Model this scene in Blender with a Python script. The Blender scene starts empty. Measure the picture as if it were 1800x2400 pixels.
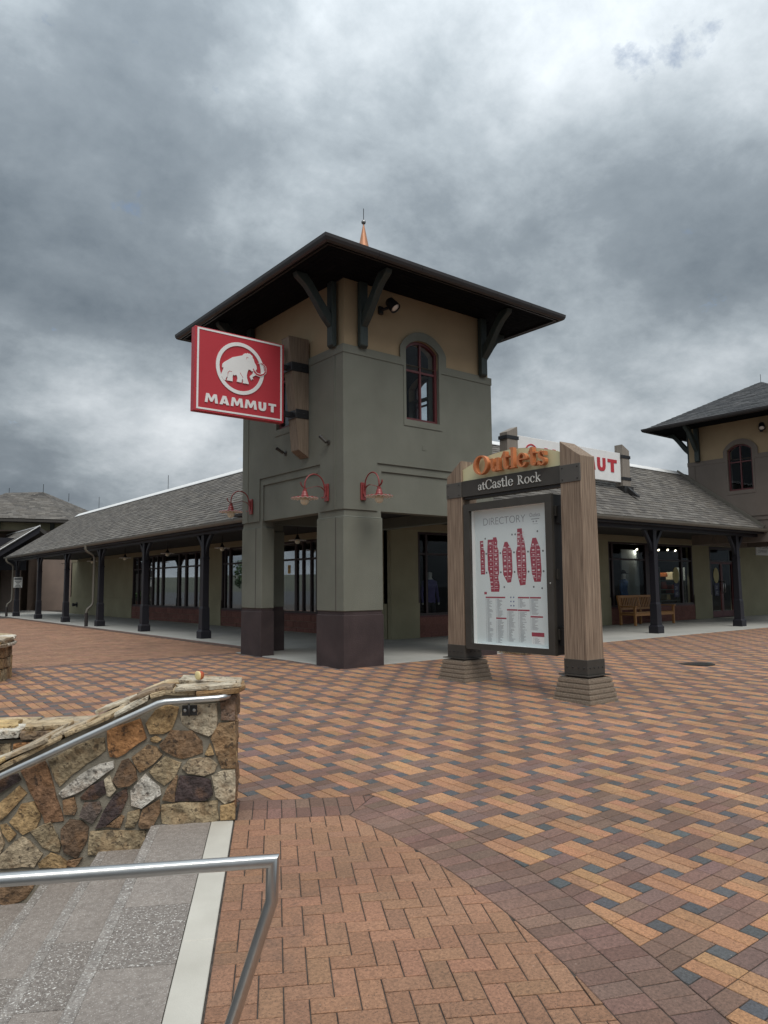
import bpy, bmesh, math, random
import numpy as np
from mathutils import Vector, Matrix
from mathutils.geometry import tessellate_polygon
from mathutils import noise as mnoise

R = math.radians
random.seed(7)
scene = bpy.context.scene
COL = scene.collection

# ------------------------------------------------------------------ camera
cam_d = bpy.data.cameras.new('camera')
cam = bpy.data.objects.new('camera', cam_d)
COL.objects.link(cam)
CAM = Vector((-7.19169506, -10.21992463, 1.3645))
_p, _r, _y = R(5.7361), R(-0.5107), R(51.7091)
_F = Vector((math.cos(_y) * math.cos(_p), math.sin(_y) * math.cos(_p), math.sin(_p)))
_rt = Vector((math.sin(_y), -math.cos(_y), 0.0))
_up = _rt.cross(_F)
_R = math.cos(_r) * _rt + math.sin(_r) * _up
_U = -math.sin(_r) * _rt + math.cos(_r) * _up
cam.matrix_world = Matrix(((_R.x, _U.x, -_F.x, CAM.x), (_R.y, _U.y, -_F.y, CAM.y), (_R.z, _U.z, -_F.z, CAM.z), (0, 0, 0, 1)))
cam_d.sensor_fit = 'VERTICAL'
cam_d.sensor_height = 24.0
cam_d.lens = 1722.744 * 24.0 / 2400.0
cam_d.clip_start = 0.05
cam_d.clip_end = 3000
scene.camera = cam

# ------------------------------------------------------------------ sky, sun, exposure
SUN_EL, SUN_AZ = R(56), R(-108)          # azimuth of the sun, counter-clockwise from +X
world = bpy.data.worlds.new('World')
scene.world = world
world.use_nodes = True
wn, wl = world.node_tree.nodes, world.node_tree.links
wn.clear()


def wnode(t, **k):
    n = wn.new(t)
    for a, b in k.items():
        setattr(n, a, b)
    return n


def wmath(op, a, b=None, clamp=False):
    n = wnode('ShaderNodeMath', operation=op, use_clamp=clamp)
    for i, v in enumerate((a, b)):
        if v is None:
            continue
        if isinstance(v, (int, float)):
            n.inputs[i].default_value = v
        else:
            wl.new(v, n.inputs[i])
    return n.outputs[0]


w_out = wnode('ShaderNodeOutputWorld')
w_bg = wnode('ShaderNodeBackground')
w_bg.inputs['Strength'].default_value = 0.1
wl.new(w_bg.outputs[0], w_out.inputs[0])
w_sky = wnode('ShaderNodeTexSky', sky_type='NISHITA', sun_disc=False)
w_sky.sun_elevation = SUN_EL
w_sky.sun_rotation = math.pi / 2 - SUN_AZ
w_tc = wnode('ShaderNodeTexCoord')
w_sep = wnode('ShaderNodeSeparateXYZ')
wl.new(w_tc.outputs['Generated'], w_sep.inputs[0])
w_z = wmath('MAXIMUM', w_sep.outputs[2], 0.0)
w_zz = wmath('ADD', w_z, 0.45)
w_px = wmath('DIVIDE', w_sep.outputs[0], w_zz)
w_py = wmath('DIVIDE', w_sep.outputs[1], w_zz)
w_cmb = wnode('ShaderNodeCombineXYZ')
wl.new(w_px, w_cmb.inputs[0])
wl.new(w_py, w_cmb.inputs[1])


def wnoise(scale, detail, rough, dist, off, vec=None):
    m = wnode('ShaderNodeMapping')
    m.inputs['Location'].default_value = off
    wl.new(vec or w_cmb.outputs[0], m.inputs['Vector'])
    n = wnode('ShaderNodeTexNoise')
    n.inputs['Scale'].default_value = scale
    n.inputs['Detail'].default_value = detail
    n.inputs['Roughness'].default_value = rough
    n.inputs['Distortion'].default_value = dist
    wl.new(m.outputs[0], n.inputs['Vector'])
    return n.outputs['Fac']


SKY_SEED = (0.3, 5.1, 0.0)
n_big = wnoise(1.3, 2.0, 0.5, 0.2, SKY_SEED)
n_mid = wnoise(3.6, 9.0, 0.58, 0.12, (SKY_SEED[0] + 9.1, SKY_SEED[1] + 4.4, 2.0))
n_fin = wnoise(10.0, 9.0, 0.64, 0.1, (SKY_SEED[0] + 1.3, SKY_SEED[1] + 7.7, 5.0))
w_d = wmath('ADD', wmath('MULTIPLY', n_big, 0.39), wmath('ADD', wmath('MULTIPLY', n_mid, 0.40), wmath('MULTIPLY', n_fin, 0.15)))


def wlobe(px_, py_, sig):
    """soft cloud mass round one direction of the sky"""
    d = (_F * 1722.744 + _R * (px_ * 1.085 - 900) + _U * (1200 - py_ * 1.085)).normalized()
    n = wnode('ShaderNodeVectorMath', operation='DOT_PRODUCT')
    n.inputs[1].default_value = d
    wl.new(w_tc.outputs['Generated'], n.inputs[0])
    s2 = R(sig) ** 2
    return wmath('POWER', math.e, wmath('MULTIPLY', wmath('SUBTRACT', n.outputs['Value'], 1.0), 2.0 / s2))


for x_, y_, sg_, am in ((720, 60, 12, .06), (1330, 230, 8, .07), (100, 570, 15, -.20), (1500, 590, 9, -.13), (160, 890, 6, .19), (400, 900, 5, .12), (40, 1030, 5, -.09), (1330, 800, 9, .13), (1000, 450, 9, -.05),
                        (560, 900, 7, .05), (1250, 610, 4, .05), (330, 250, 9, .02), (820, 260, 10, .03), (1560, 850, 6, .05)):
    w_d = wmath('ADD', w_d, wmath('MULTIPLY', wlobe(x_, y_, sg_), am))
w_ramp = wnode('ShaderNodeValToRGB')
cr = w_ramp.color_ramp
cr.interpolation = 'LINEAR'
cr.elements[0].position = 0.28
cr.elements[0].color = (0.135, 0.165, 0.195, 1)
cr.elements[1].position = 0.66
cr.elements[1].color = (0.76, 0.80, 0.83, 1)
for p_, c_ in ((.40, (0.225, 0.262, 0.295)), (.47, (0.34, 0.385, 0.42)), (.56, (0.54, 0.585, 0.62))):
    e = cr.elements.new(p_)
    e.color = (*c_, 1)
wl.new(w_d, w_ramp.inputs[0])
# an overcast sky is brighter towards the zenith (CIE-like; cubic term added overhead for scene light)
w_cie_boost = wmath('MULTIPLY', wmath('ADD', wmath('ADD', wmath('MULTIPLY', w_z, .50), wmath('MULTIPLY', wmath('POWER', w_z, 3.0), .9)), 0.60), 10.0)
w_mul = wnode('ShaderNodeMix', data_type='RGBA', blend_type='MULTIPLY')
w_mul.inputs[0].default_value = 1.0
wl.new(w_ramp.outputs[0], w_mul.inputs[6])
w_c3 = wnode('ShaderNodeCombineColor')
for i in range(3):
    wl.new(w_cie_boost, w_c3.inputs[i])
wl.new(w_c3.outputs[0], w_mul.inputs[7])
# small blue gaps
n_gap = wmath('ADD', wnoise(9.0, 8.0, 0.62, 0.1, (SKY_SEED[0] + 21.0, SKY_SEED[1] + 3.0, 8.0)), wmath('ADD', wmath('MULTIPLY', wlobe(1345, 140, 2.4), .17), wmath('MULTIPLY', wlobe(1540, 20, 3.4), .19)))
w_gap = wnode('ShaderNodeMapRange')
w_gap.inputs['From Min'].default_value = 0.66
w_gap.inputs['From Max'].default_value = 0.80
w_gap.inputs['To Max'].default_value = 0.75
wl.new(n_gap, w_gap.inputs['Value'])
w_mix = wnode('ShaderNodeMix', data_type='RGBA')
wl.new(w_gap.outputs[0], w_mix.inputs[0])
wl.new(w_mul.outputs[2], w_mix.inputs[6])
wl.new(w_sky.outputs[0], w_mix.inputs[7])
wl.new(w_mix.outputs[2], w_bg.inputs['Color'])

sun_d = bpy.data.lights.new('sun', 'SUN')
sun_d.energy = 1.5
sun_d.angle = R(40)
sun_d.color = (1.0, 0.96, 0.90)
sun = bpy.data.objects.new('sun', sun_d)
COL.objects.link(sun)
sun.location = (20, 0, 40)
_sv = Vector((math.cos(SUN_EL) * math.cos(SUN_AZ), math.cos(SUN_EL) * math.sin(SUN_AZ), math.sin(SUN_EL)))
sun.rotation_euler = _sv.to_track_quat('Z', 'Y').to_euler()

vs = scene.view_settings
vs.view_transform = 'Standard'
vs.look = 'None'
vs.exposure = 0.56
vs.gamma = 1.0
vs.use_curve_mapping = False

# ------------------------------------------------------------------ materials
MATS = {}


def mat(name, c1, c2=None, scale=4.0, rough=0.8, bump=0.0, bscale=60.0, metal=0.0, attr=False, detail=4.0, stretch=None,
        spec=0.5, speck=None, speck_scale=200.0, speck_amt=0.5, blotch=0.0, blotch_scale=0.8, rand=0.0, bdist=0.01, patch=None, streak=0.0):
    """procedural principled material: two colours mixed by noise, optional per-piece colour attribute, speckle and bump"""
    m = bpy.data.materials.new(name)
    m.use_nodes = True
    nt = m.node_tree
    N, L = nt.nodes, nt.links
    b = N['Principled BSDF']
    b.inputs['Roughness'].default_value = rough
    b.inputs['Metallic'].default_value = metal
    b.inputs['Specular IOR Level'].default_value = spec
    tc = N.new('ShaderNodeTexCoord')
    vec = tc.outputs['Object']
    if stretch:
        mp = N.new('ShaderNodeMapping')
        mp.inputs['Scale'].default_value = stretch
        L.new(vec, mp.inputs[0])
        svec = mp.outputs[0]
    else:
        svec = vec

    def nz(s, d=4.0, v=None, r=0.55):
        n = N.new('ShaderNodeTexNoise')
        n.inputs['Scale'].default_value = s
        n.inputs['Detail'].default_value = d
        n.inputs['Roughness'].default_value = r
        L.new(v or vec, n.inputs['Vector'])
        return n.outputs['Fac']

    def mix(fac, a, c, bt='MIX'):
        x = N.new('ShaderNodeMix')
        x.data_type = 'RGBA'
        x.blend_type = bt
        for i, v in ((0, fac), (6, a), (7, c)):
            if isinstance(v, (int, float)):
                x.inputs[i].default_value = v
            elif isinstance(v, tuple):
                x.inputs[i].default_value = (*v, 1)
            else:
                L.new(v, x.inputs[i])
        return x.outputs[2]

    def mrange(v, a, c, o0=0.0, o1=1.0):
        x = N.new('ShaderNodeMapRange')
        x.inputs[1].default_value, x.inputs[2].default_value = a, c
        x.inputs[3].default_value, x.inputs[4].default_value = o0, o1
        L.new(v, x.inputs[0])
        return x.outputs[0]
    col = c1
    if c2 is not None:
        col = mix(mrange(nz(scale, detail, svec), 0.3, 0.7), c1, c2)
    if attr:
        at = N.new('ShaderNodeAttribute')
        at.attribute_name = 'col'
        col = mix(1.0, at.outputs['Color'], col, 'MULTIPLY')
    if blotch > 0:
        g = mrange(nz(blotch_scale, 5.0), 0.25, 0.75, 1.0 - blotch, 1.0 + blotch * 0.6)
        cc = N.new('ShaderNodeCombineColor')
        for i in range(3):
            L.new(g, cc.inputs[i])
        col = mix(1.0, col, cc.outputs[0], 'MULTIPLY')
    if streak > 0:
        sm = N.new('ShaderNodeMapping')
        sm.inputs['Scale'].default_value = (2.2, 2.2, .3)
        L.new(vec, sm.inputs[0])
        g = mrange(nz(1.6, 7.0, sm.outputs[0], .6), .3, .7, 1.0 - streak, 1.0 + streak * .5)
        cc = N.new('ShaderNodeCombineColor')
        for i in range(3):
            L.new(g, cc.inputs[i])
        col = mix(1.0, col, cc.outputs[0], 'MULTIPLY')
    if patch is not None:
        for pc, ps, pa, *lh in patch:
            lo, hi = lh or (.50, .60)
            col = mix(mrange(nz(ps, 6.0, None, .65), lo, hi, 0.0, pa), col, pc)
    if rand > 0:
        oi = N.new('ShaderNodeObjectInfo')
        g = mrange(oi.outputs['Random'], 0, 1, 1 - rand, 1 + rand)
        cc = N.new('ShaderNodeCombineColor')
        for i in range(3):
            L.new(g, cc.inputs[i])
        col = mix(1.0, col, cc.outputs[0], 'MULTIPLY')
    if speck is not None:
        col = mix(mrange(nz(speck_scale, 2.0, None, 0.7), 0.58, 0.66, 0.0, speck_amt), col, speck)
    if isinstance(col, tuple):
        b.inputs['Base Color'].default_value = (*col, 1)
    else:
        L.new(col, b.inputs['Base Color'])
    if bump > 0:
        bp = N.new('ShaderNodeBump')
        bp.inputs['Strength'].default_value = bump
        bp.inputs['Distance'].default_value = bdist
        L.new(nz(bscale, 5.0, svec), bp.inputs['Height'])
        L.new(bp.outputs[0], b.inputs['Normal'])
    MATS[name] = m
    return m


mat('olive', (.148, .152, .124), (.172, .176, .146), 1.6, .9, .9, 90, blotch=.13, blotch_scale=.9, streak=.045)
mat('olive_low', (.160, .165, .133), (.186, .190, .155), 1.6, .9, .9, 90, blotch=.13, blotch_scale=1.1, streak=.05)
mat('tan', (.325, .24, .145), (.365, .27, .165), 1.5, .9, .3, 240, blotch=.10)
mat('plinth', (.042, .027, .028), (.060, .040, .040), 3, .8, .9, 90, blotch=.25, blotch_scale=2.5, streak=.08)
mat('taupe', (.15, .125, .105), (.17, .14, .12), 1.5, .9, .3, 240, blotch=.1)
mat('taupe_far', (.19, .145, .12), (.22, .165, .135), 1.5, .9, .2, 100, blotch=.1)
mat('cream', (.275, .255, .165), (.315, .29, .19), 1.2, .9, .3, 200, blotch=.12, blotch_scale=.6)
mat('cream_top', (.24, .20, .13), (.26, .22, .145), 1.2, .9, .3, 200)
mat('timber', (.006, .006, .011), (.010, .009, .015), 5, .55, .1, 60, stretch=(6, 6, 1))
mat('green_timber', (.022, .032, .030), (.034, .046, .042), 4, .6, .15, 50, stretch=(5, 5, 1))
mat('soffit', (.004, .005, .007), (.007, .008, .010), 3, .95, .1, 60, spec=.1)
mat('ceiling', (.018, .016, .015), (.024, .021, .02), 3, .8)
mat('gutter', (.026, .022, .022), (.036, .030, .029), 3, .45, .05, 30, spec=.5)
mat('gutter_light', (.115, .105, .085), (.14, .128, .105), 2.5, .5, .05, 30)
mat('shingle', (.95, .95, .95), (1.05, 1.05, 1.05), 30, .93, .6, 300, attr=True, speck=(.03, .028, .026), speck_scale=260, speck_amt=.35)
mat('roof_under', (.05, .046, .042), None, 4, .95)
mat('ridge_white', (.78, .78, .77), (.68, .68, .67), 6, .5)
mat('brick', (.70, .70, .70), (1.26, 1.25, 1.24), 70, .86, .6, 140, attr=True, speck=(.05, .036, .03), speck_scale=120, speck_amt=.6, blotch=.24, blotch_scale=1.1, detail=6, patch=[((.07, .055, .046), 2.6, .35, .60, .72), ((.45, .38, .31), 34.0, .5, .70, .73)])
mat('tread_shade', (.035, .030, .025), (.07, .06, .05), 20, .95, .5, 100)  # dark colour for the shade painted at the backs of the treads
mat('bed', (.020, .015, .013), (.085, .068, .056), 16, .95, .3, 200)
mat('concrete', (.34, .335, .305), (.41, .40, .37), 1.3, .85, .2, 120, blotch=.12, blotch_scale=.5)
mat('aggregate', (.17, .145, .128), (.30, .265, .235), 40, .6, 1.0, 110, speck=(.80, .77, .72), speck_scale=90, speck_amt=.9, bdist=.014)
mat('nosing', (.235, .205, .185), (.39, .355, .32), 45, .6, 1.0, 110, speck=(.82, .80, .75), speck_scale=85, speck_amt=.8, bdist=.014, blotch=.35, blotch_scale=7)
mat('aggregate_fine', (.22, .188, .164), (.32, .28, .248), 34, .75, .8, 150, speck=(.60, .57, .53), speck_scale=110, speck_amt=.5, blotch=.15, blotch_scale=3)
mat('aggregate_base', (.17, .13, .095), (.27, .21, .155), 40, .85, .9, 120, speck=(.48, .42, .34), speck_scale=110, speck_amt=.6, bdist=.015)
mat('white_stone', (.45, .425, .37), (.53, .505, .445), 3, .7, .2, 120, blotch=.1)
mat('mortar', (.20, .178, .14), (.29, .26, .205), 14, .95, .7, 120, blotch=.2, blotch_scale=5)
mat('stone', (.46, .43, .39), (1.38, 1.33, 1.24), 15, .85, 1.0, 30, attr=True, speck=(.03, .021, .016), speck_scale=24, speck_amt=.7, detail=10, bdist=.03, blotch=.30, blotch_scale=40, patch=[((.30, .14, .045), 7.0, .22)])
mat('cap', (.62, .58, .52), (1.35, 1.32, 1.24), 9, .85, 1.0, 38, attr=True, speck=(.07, .042, .026), speck_scale=24, speck_amt=.7, detail=10, bdist=.02, patch=[((.40, .23, .08), 8.0, .35)])
mat('cmu', (.17, .075, .06), (.23, .105, .085), 20, .95, 1.0, 60, bdist=.015, rand=.12)
mat('steel', (.50, .50, .49), (.58, .58, .57), 12, .32, .04, 60, metal=1.0, stretch=(1, 1, 1))
mat('wood', (.125, .082, .056), (.33, .245, .175), 8, .75, .3, 9, stretch=(9, 9, .25), detail=8)
mat('wood_grey', (.125, .093, .066), (.22, .165, .12), 6, .8, .25, 9, stretch=(9, 9, .35), detail=7)
mat('wood_pale', (.19, .165, .14), (.27, .235, .20), 6, .8, .2, 9, stretch=(9, 9, .4), detail=6)
mat('bronze', (.042, .038, .032), (.056, .050, .043), 4, .5, .05, 60, spec=.4)
mat('bronze_light', (.075, .070, .062), (.092, .085, .075), 4, .5, .05, 60, spec=.4)
mat('bronze_dark', (.018, .017, .017), (.026, .024, .023), 4, .5)
mat('black_metal', (.010, .010, .012), (.016, .016, .018), 4, .45)
mat('sign_red', (.44, .028, .040), (.47, .032, .045), 2, .45)
mat('sign_red_side', (.30, .02, .028), None, 2, .45)
mat('sign_white', (.74, .74, .73), (.80, .80, .79), 5, .5)
mat('pale_yellow', (.60, .56, .34), (.64, .60, .37), 4, .5)
mat('letter_orange', (.50, .17, .06), (.58, .21, .085), 6, .5)
mat('letter_white', (.66, .66, .62), None, 4, .5)
mat('red_frame', (.085, .018, .020), (.11, .024, .026), 4, .5)
mat('shop_frame', (.022, .012, .013), (.034, .016, .017), 4, .45)
mat('lamp_red', (.20, .032, .032), (.25, .045, .042), 8, .4)
mat('lamp_dark', (.055, .018, .02), None, 8, .4)
mat('shade_white', (.70, .66, .62), (.76, .72, .68), 8, .4)
mat('globe', (.74, .69, .54), (.80, .75, .60), 6, .25)
mat('copper', (.42, .19, .10), (.50, .24, .13), 5, .5, metal=.3)
mat('ball', (.30, .30, .30), None, 5, .35, metal=.8)
mat('teak', (.32, .15, .05), (.42, .21, .075), 8, .55, .1, 30, stretch=(1, 8, 8))
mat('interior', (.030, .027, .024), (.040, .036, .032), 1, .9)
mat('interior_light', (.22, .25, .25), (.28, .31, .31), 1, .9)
mat('poster', (.70, .77, .765), (.745, .81, .805), 2, .6)
mat('cabinet_white', (.82, .84, .82), (.86, .87, .85), 3, .5)
mat('map_red', (.34, .048, .075), (.37, .055, .085), 6, .6)
mat('ink_grey', (.30, .32, .34), None, 4, .7)
mat('ink_dark', (.13, .14, .15), None, 4, .7)
mat('ink_blue', (.09, .12, .28), None, 4, .7)
mat('map_line', (.74, .62, .64), None, 4, .6)
mat('asphalt', (.045, .045, .047), (.06, .06, .06), 3, .95, .3, 100)
mat('hill', (.055, .062, .045), (.085, .085, .060), .02, 1)
mat('leaf', (.035, .065, .02), (.06, .10, .03), .8, .8)
mat('dry_leaf', (.20, .14, .075), (.28, .21, .12), 5, .9)
mat('bark', (.07, .055, .04), (.10, .08, .06), 4, .95)
mat('skin_white', (.60, .58, .56), None, 3, .5)
mat('cloth_blue', (.018, .075, .20), (.025, .095, .25), 6, .8)
mat('cloth_purple', (.09, .07, .22), (.12, .095, .27), 6, .8)
mat('cloth_dark', (.012, .012, .016), None, 6, .8)
mat('decal_yellow', (.34, .30, .12), (.38, .33, .14), 6, .6)
mat('decal_navy', (.012, .016, .055), None, 6, .6)
mat('notice', (.62, .34, .05), (.68, .40, .07), 6, .6)
mat('plate_white', (.62, .64, .62), None, 4, .5)
mat('grate', (.028, .026, .024), (.04, .037, .034), 8, .6, metal=.3)
mat('apple_red', (.42, .04, .025), (.50, .16, .05), 30, .4)
mat('apple_flesh', (.72, .58, .28), (.78, .66, .36), 20, .6)
mat('terracotta', (.16, .05, .03), None, 5, .9)
mat('goods_orange', (.55, .16, .04), None, 5, .7)
mat('goods_cream', (.55, .48, .32), None, 5, .7)
mat('goods_red', (.30, .06, .05), None, 5, .7)
mat('car_white', (.6, .6, .6), None, 5, .3)
mat('car_red', (.25, .02, .02), None, 5, .3)
mat('car_grey', (.12, .13, .14), None, 5, .3)
mat('rubber', (.015, .015, .015), None, 5, .8)


def glass(name, tint, boost, power=4.0):
    m = bpy.data.materials.new(name)
    m.use_nodes = True
    N, L = m.node_tree.nodes, m.node_tree.links
    N.clear()
    o = N.new('ShaderNodeOutputMaterial')
    t = N.new('ShaderNodeBsdfTransparent')
    t.inputs[0].default_value = (*tint, 1)
    g = N.new('ShaderNodeBsdfGlossy')
    g.inputs['Roughness'].default_value = 0.0
    g.inputs[0].default_value = (.95, .97, 1.0, 1)
    f = N.new('ShaderNodeLayerWeight')
    f.inputs[0].default_value = .5
    p = N.new('ShaderNodeMath')
    p.operation = 'POWER'
    p.inputs[1].default_value = power
    L.new(f.outputs['Facing'], p.inputs[0])
    q = N.new('ShaderNodeMapRange')
    q.inputs[3].default_value = boost
    q.inputs[4].default_value = 1.0
    L.new(p.outputs[0], q.inputs[0])
    x = N.new('ShaderNodeMixShader')
    L.new(q.outputs[0], x.inputs[0])
    L.new(t.outputs[0], x.inputs[1])
    L.new(g.outputs[0], x.inputs[2])
    L.new(x.outputs[0], o.inputs[0])
    MATS[name] = m


glass('glass', (.70, .74, .74), .32)
glass('glass_low', (.86, .89, .89), .012, 7.0)
glass('glass_clear', (1, 1, 1), .010, 6.0)
glass('glass_dark', (.92, .94, .95), .008)


def emit(name, c, s):
    m = bpy.data.materials.new(name)
    m.use_nodes = True
    b = m.node_tree.nodes['Principled BSDF']
    b.inputs['Base Color'].default_value = (*c, 1)
    b.inputs['Emission Color'].default_value = (*c, 1)
    b.inputs['Emission Strength'].default_value = s
    MATS[name] = m


emit('lit_bulb', (1.0, .86, .62), 5.0)

# ------------------------------------------------------------------ builders
WM = {}


class MB:
    def __init__(s):
        s.v, s.f, s.m, s.c = [], [], [], []
        s.cur = 0
        s.col = (1, 1, 1)

    def add(s, vs, fs, mi=None):
        o = len(s.v)
        s.v += [tuple(p) for p in vs]
        s.c += [s.col] * len(vs)
        for f in fs:
            s.f.append(tuple(i + o for i in f))
            s.m.append(s.cur if mi is None else mi)

    def box(s, x0, x1, y0, y1, z0, z1, frame=None):
        P = [Vector(p) for p in ((x0, y0, z0), (x1, y0, z0), (x1, y1, z0), (x0, y1, z0), (x0, y0, z1), (x1, y0, z1), (x1, y1, z1), (x0, y1, z1))]
        if frame is not None:
            P = [frame @ p for p in P]
        s.add(P, [(0, 3, 2, 1), (4, 5, 6, 7), (0, 1, 5, 4), (1, 2, 6, 5), (2, 3, 7, 6), (3, 0, 4, 7)])
        return s

    def frustum(s, cx, cy, z0, w0, z1, w1, d0=None, d1=None):
        d0, d1 = d0 or w0, d1 or w1
        P = [(cx + a * w0 / 2, cy + b * d0 / 2, z0) for a, b in ((-1, -1), (1, -1), (1, 1), (-1, 1))]
        P += [(cx + a * w1 / 2, cy + b * d1 / 2, z1) for a, b in ((-1, -1), (1, -1), (1, 1), (-1, 1))]
        s.add(P, [(0, 3, 2, 1), (4, 5, 6, 7), (0, 1, 5, 4), (1, 2, 6, 5), (2, 3, 7, 6), (3, 0, 4, 7)])
        return s

    def plate(s, loops, O, U, V, N, d0, d1):
        """flat shape (outer loops and holes, 2D) in the frame O + u U + v V, from depth d0 to d1 along N"""
        O, U, V, N = Vector(O), Vector(U), Vector(V), Vector(N)
        tri = tessellate_polygon([[Vector((p[0], p[1], 0)) for p in l] for l in loops])
        flat = [p for l in loops for p in l]
        n = len(flat)
        P = [O + U * p[0] + V * p[1] + N * d1 for p in flat] + [O + U * p[0] + V * p[1] + N * d0 for p in flat]
        fs = []
        up = U.cross(V).dot(N) > 0
        for t in tri:
            a = sum((flat[t[i]][0] * flat[t[(i + 1) % 3]][1] - flat[t[(i + 1) % 3]][0] * flat[t[i]][1]) for i in range(3))
            t = t if (a > 0) == up else t[::-1]
            fs.append(tuple(t))
            fs.append(tuple(i + n for i in t[::-1]))
        o = 0
        for l in loops:
            k = len(l)
            for i in range(k):
                fs.append((o + i, o + (i + 1) % k, o + (i + 1) % k + n, o + i + n))
            o += k
        s.add(P, fs)
        return s

    def tube(s, path, r, n=10, cap=True, r2=None):
        path = [Vector(p) for p in path]
        rings = []
        k = len(path)
        prev = None
        for i, p in enumerate(path):
            d = ((path[i] - path[i - 1]).normalized() if i else Vector()) + ((path[i + 1] - path[i]).normalized() if i < k - 1 else Vector())
            d.normalize()
            a = prev if prev is not None else (Vector((0, 0, 1)) if abs(d.z) < .9 else Vector((1, 0, 0)))
            x = (a - d * a.dot(d))
            if x.length < 1e-5:
                x = d.orthogonal()
            x.normalize()
            prev = x
            y = d.cross(x)
            sc = 1.0
            if 0 < i < k - 1:
                cs = (path[i] - path[i - 1]).normalized().dot(d)
                sc = 1 / max(cs, .5)
            rr = r if r2 is None else r + (r2 - r) * i / (k - 1)
            # widen along the bisector plane only
            b = ((path[i] - path[i - 1]).normalized() - (path[i + 1] - path[i]).normalized()) if 0 < i < k - 1 else Vector()
            ring = []
            for j in range(n):
                q = x * math.cos(2 * math.pi * j / n) + y * math.sin(2 * math.pi * j / n)
                q = q * rr
                if b.length > 1e-4:
                    bn = (b - d * b.dot(d))
                    if bn.length > 1e-5:
                        bn.normalize()
                        q = q + bn * (q.dot(bn)) * (sc - 1)
                ring.append(p + q)
            rings.append(ring)
        P = [q for rg in rings for q in rg]
        fs = []
        for i in range(k - 1):
            for j in range(n):
                fs.append((i * n + j, i * n + (j + 1) % n, (i + 1) * n + (j + 1) % n, (i + 1) * n + j))
        if cap:
            fs.append(tuple(range(n))[::-1])
            fs.append(tuple((k - 1) * n + j for j in range(n)))
        s.add(P, fs)
        return s

    def lathe(s, prof, c, n=20, axis=None, wav=None):
        """prof: (radius, height) pairs turned round the vertical through c"""
        c = Vector(c)
        M = Matrix.Identity(3) if axis is None else Vector((0, 0, 1)).rotation_difference(Vector(axis)).to_matrix()
        P, fs = [], []
        for (r, h) in prof:
            for j in range(n):
                a = 2 * math.pi * j / n
                hh = h + (wav * math.cos(a * n / 4 * 1.0) if (wav and r == max(q[0] for q in prof)) else 0)
                P.append(c + M @ Vector((r * math.cos(a), r * math.sin(a), hh)))
        for i in range(len(prof) - 1):
            for j in range(n):
                fs.append((i * n + j, i * n + (j + 1) % n, (i + 1) * n + (j + 1) % n, (i + 1) * n + j))
        if prof[0][0] > 1e-4:
            fs.append(tuple(range(n))[::-1])
        if prof[-1][0] > 1e-4:
            fs.append(tuple((len(prof) - 1) * n + j for j in range(n)))
        s.add(P, fs)
        return s

    def build(s, name, m, parent=None, smooth=False, bevel=0.0, attr=False, flat_angle=None):
        me = bpy.data.meshes.new(name)
        V = s.v
        if parent is not None and parent.name in WM:
            inv = WM[parent.name].inverted()
            V = [tuple(inv @ Vector(p)) for p in V]
        me.from_pydata(V, [], s.f)
        ms = m if isinstance(m, (list, tuple)) else [m]
        for q in ms:
            me.materials.append(MATS[q])
        if len(ms) > 1:
            me.polygons.foreach_set('material_index', s.m)
        if attr:
            a = me.color_attributes.new('col', 'FLOAT_COLOR', 'POINT')
            arr = np.ones((len(s.v), 4), np.float32)
            arr[:, :3] = np.array(s.c, np.float32)
            a.data.foreach_set('color', arr.ravel())
        if bevel > 0:
            bm = bmesh.new()
            bm.from_mesh(me)
            bmesh.ops.remove_doubles(bm, verts=bm.verts, dist=1e-5)
            bmesh.ops.bevel(bm, geom=[e for e in bm.edges if len(e.link_faces) == 2 and e.calc_face_angle(0) > .5], offset=bevel, segments=1, affect='EDGES', clamp_overlap=True)
            bm.to_mesh(me)
            bm.free()
        if smooth:
            me.polygons.foreach_set('use_smooth', [True] * len(me.polygons))
            if flat_angle:
                me.set_sharp_from_angle(angle=R(flat_angle))
        me.update()
        o = bpy.data.objects.new(name, me)
        COL.objects.link(o)
        if parent is not None:
            o.parent = parent
            WM[o.name] = WM.get(parent.name, Matrix.Identity(4))
        return o


def tag(o, label=None, cat=None, group=None, kind=None):
    for k, v in (('label', label), ('category', cat), ('group', group), ('kind', kind)):
        if v:
            o[k] = v
    return o


def thing(name, label, cat, loc=(0, 0, 0), rz=0.0, group=None, kind=None):
    o = bpy.data.objects.new(name, None)
    COL.objects.link(o)
    o.location = loc
    o.rotation_euler = (0, 0, rz)
    o.empty_display_size = .1
    WM[o.name] = Matrix.Translation(Vector(loc)) @ Matrix.Rotation(rz, 4, 'Z')
    return tag(o, label, cat, group, kind)


def copy_tree(o, loc=None, rz=None, label=None, parent=None):
    c = o.copy()
    COL.objects.link(c)
    if parent is not None:
        c.parent = parent
    if loc is not None:
        c.location = loc
    if rz is not None:
        c.rotation_euler = (0, 0, rz)
    if label:
        c['label'] = label
    for ch in o.children:
        copy_tree(ch, parent=c)
    return c


def bx(name, m, parent, x0, x1, y0, y1, z0, z1, bevel=0.0):
    return MB().box(x0, x1, y0, y1, z0, z1).build(name, m, parent, bevel=bevel)


X3, Y3, Z3 = Vector((1, 0, 0)), Vector((0, 1, 0)), Vector((0, 0, 1))

# ------------------------------------------------------------------ plaza geometry: the pavement falls 3 % from the tower to the steps
_gn = Vector((.0097, .0297))
_gs = _gn.length
_gn = _gn / _gs


def G(x, y):
    d = _gn.x * x + _gn.y * y
    return -_gs * (math.sqrt(d * d + 1.0) - d) / 2


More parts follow.
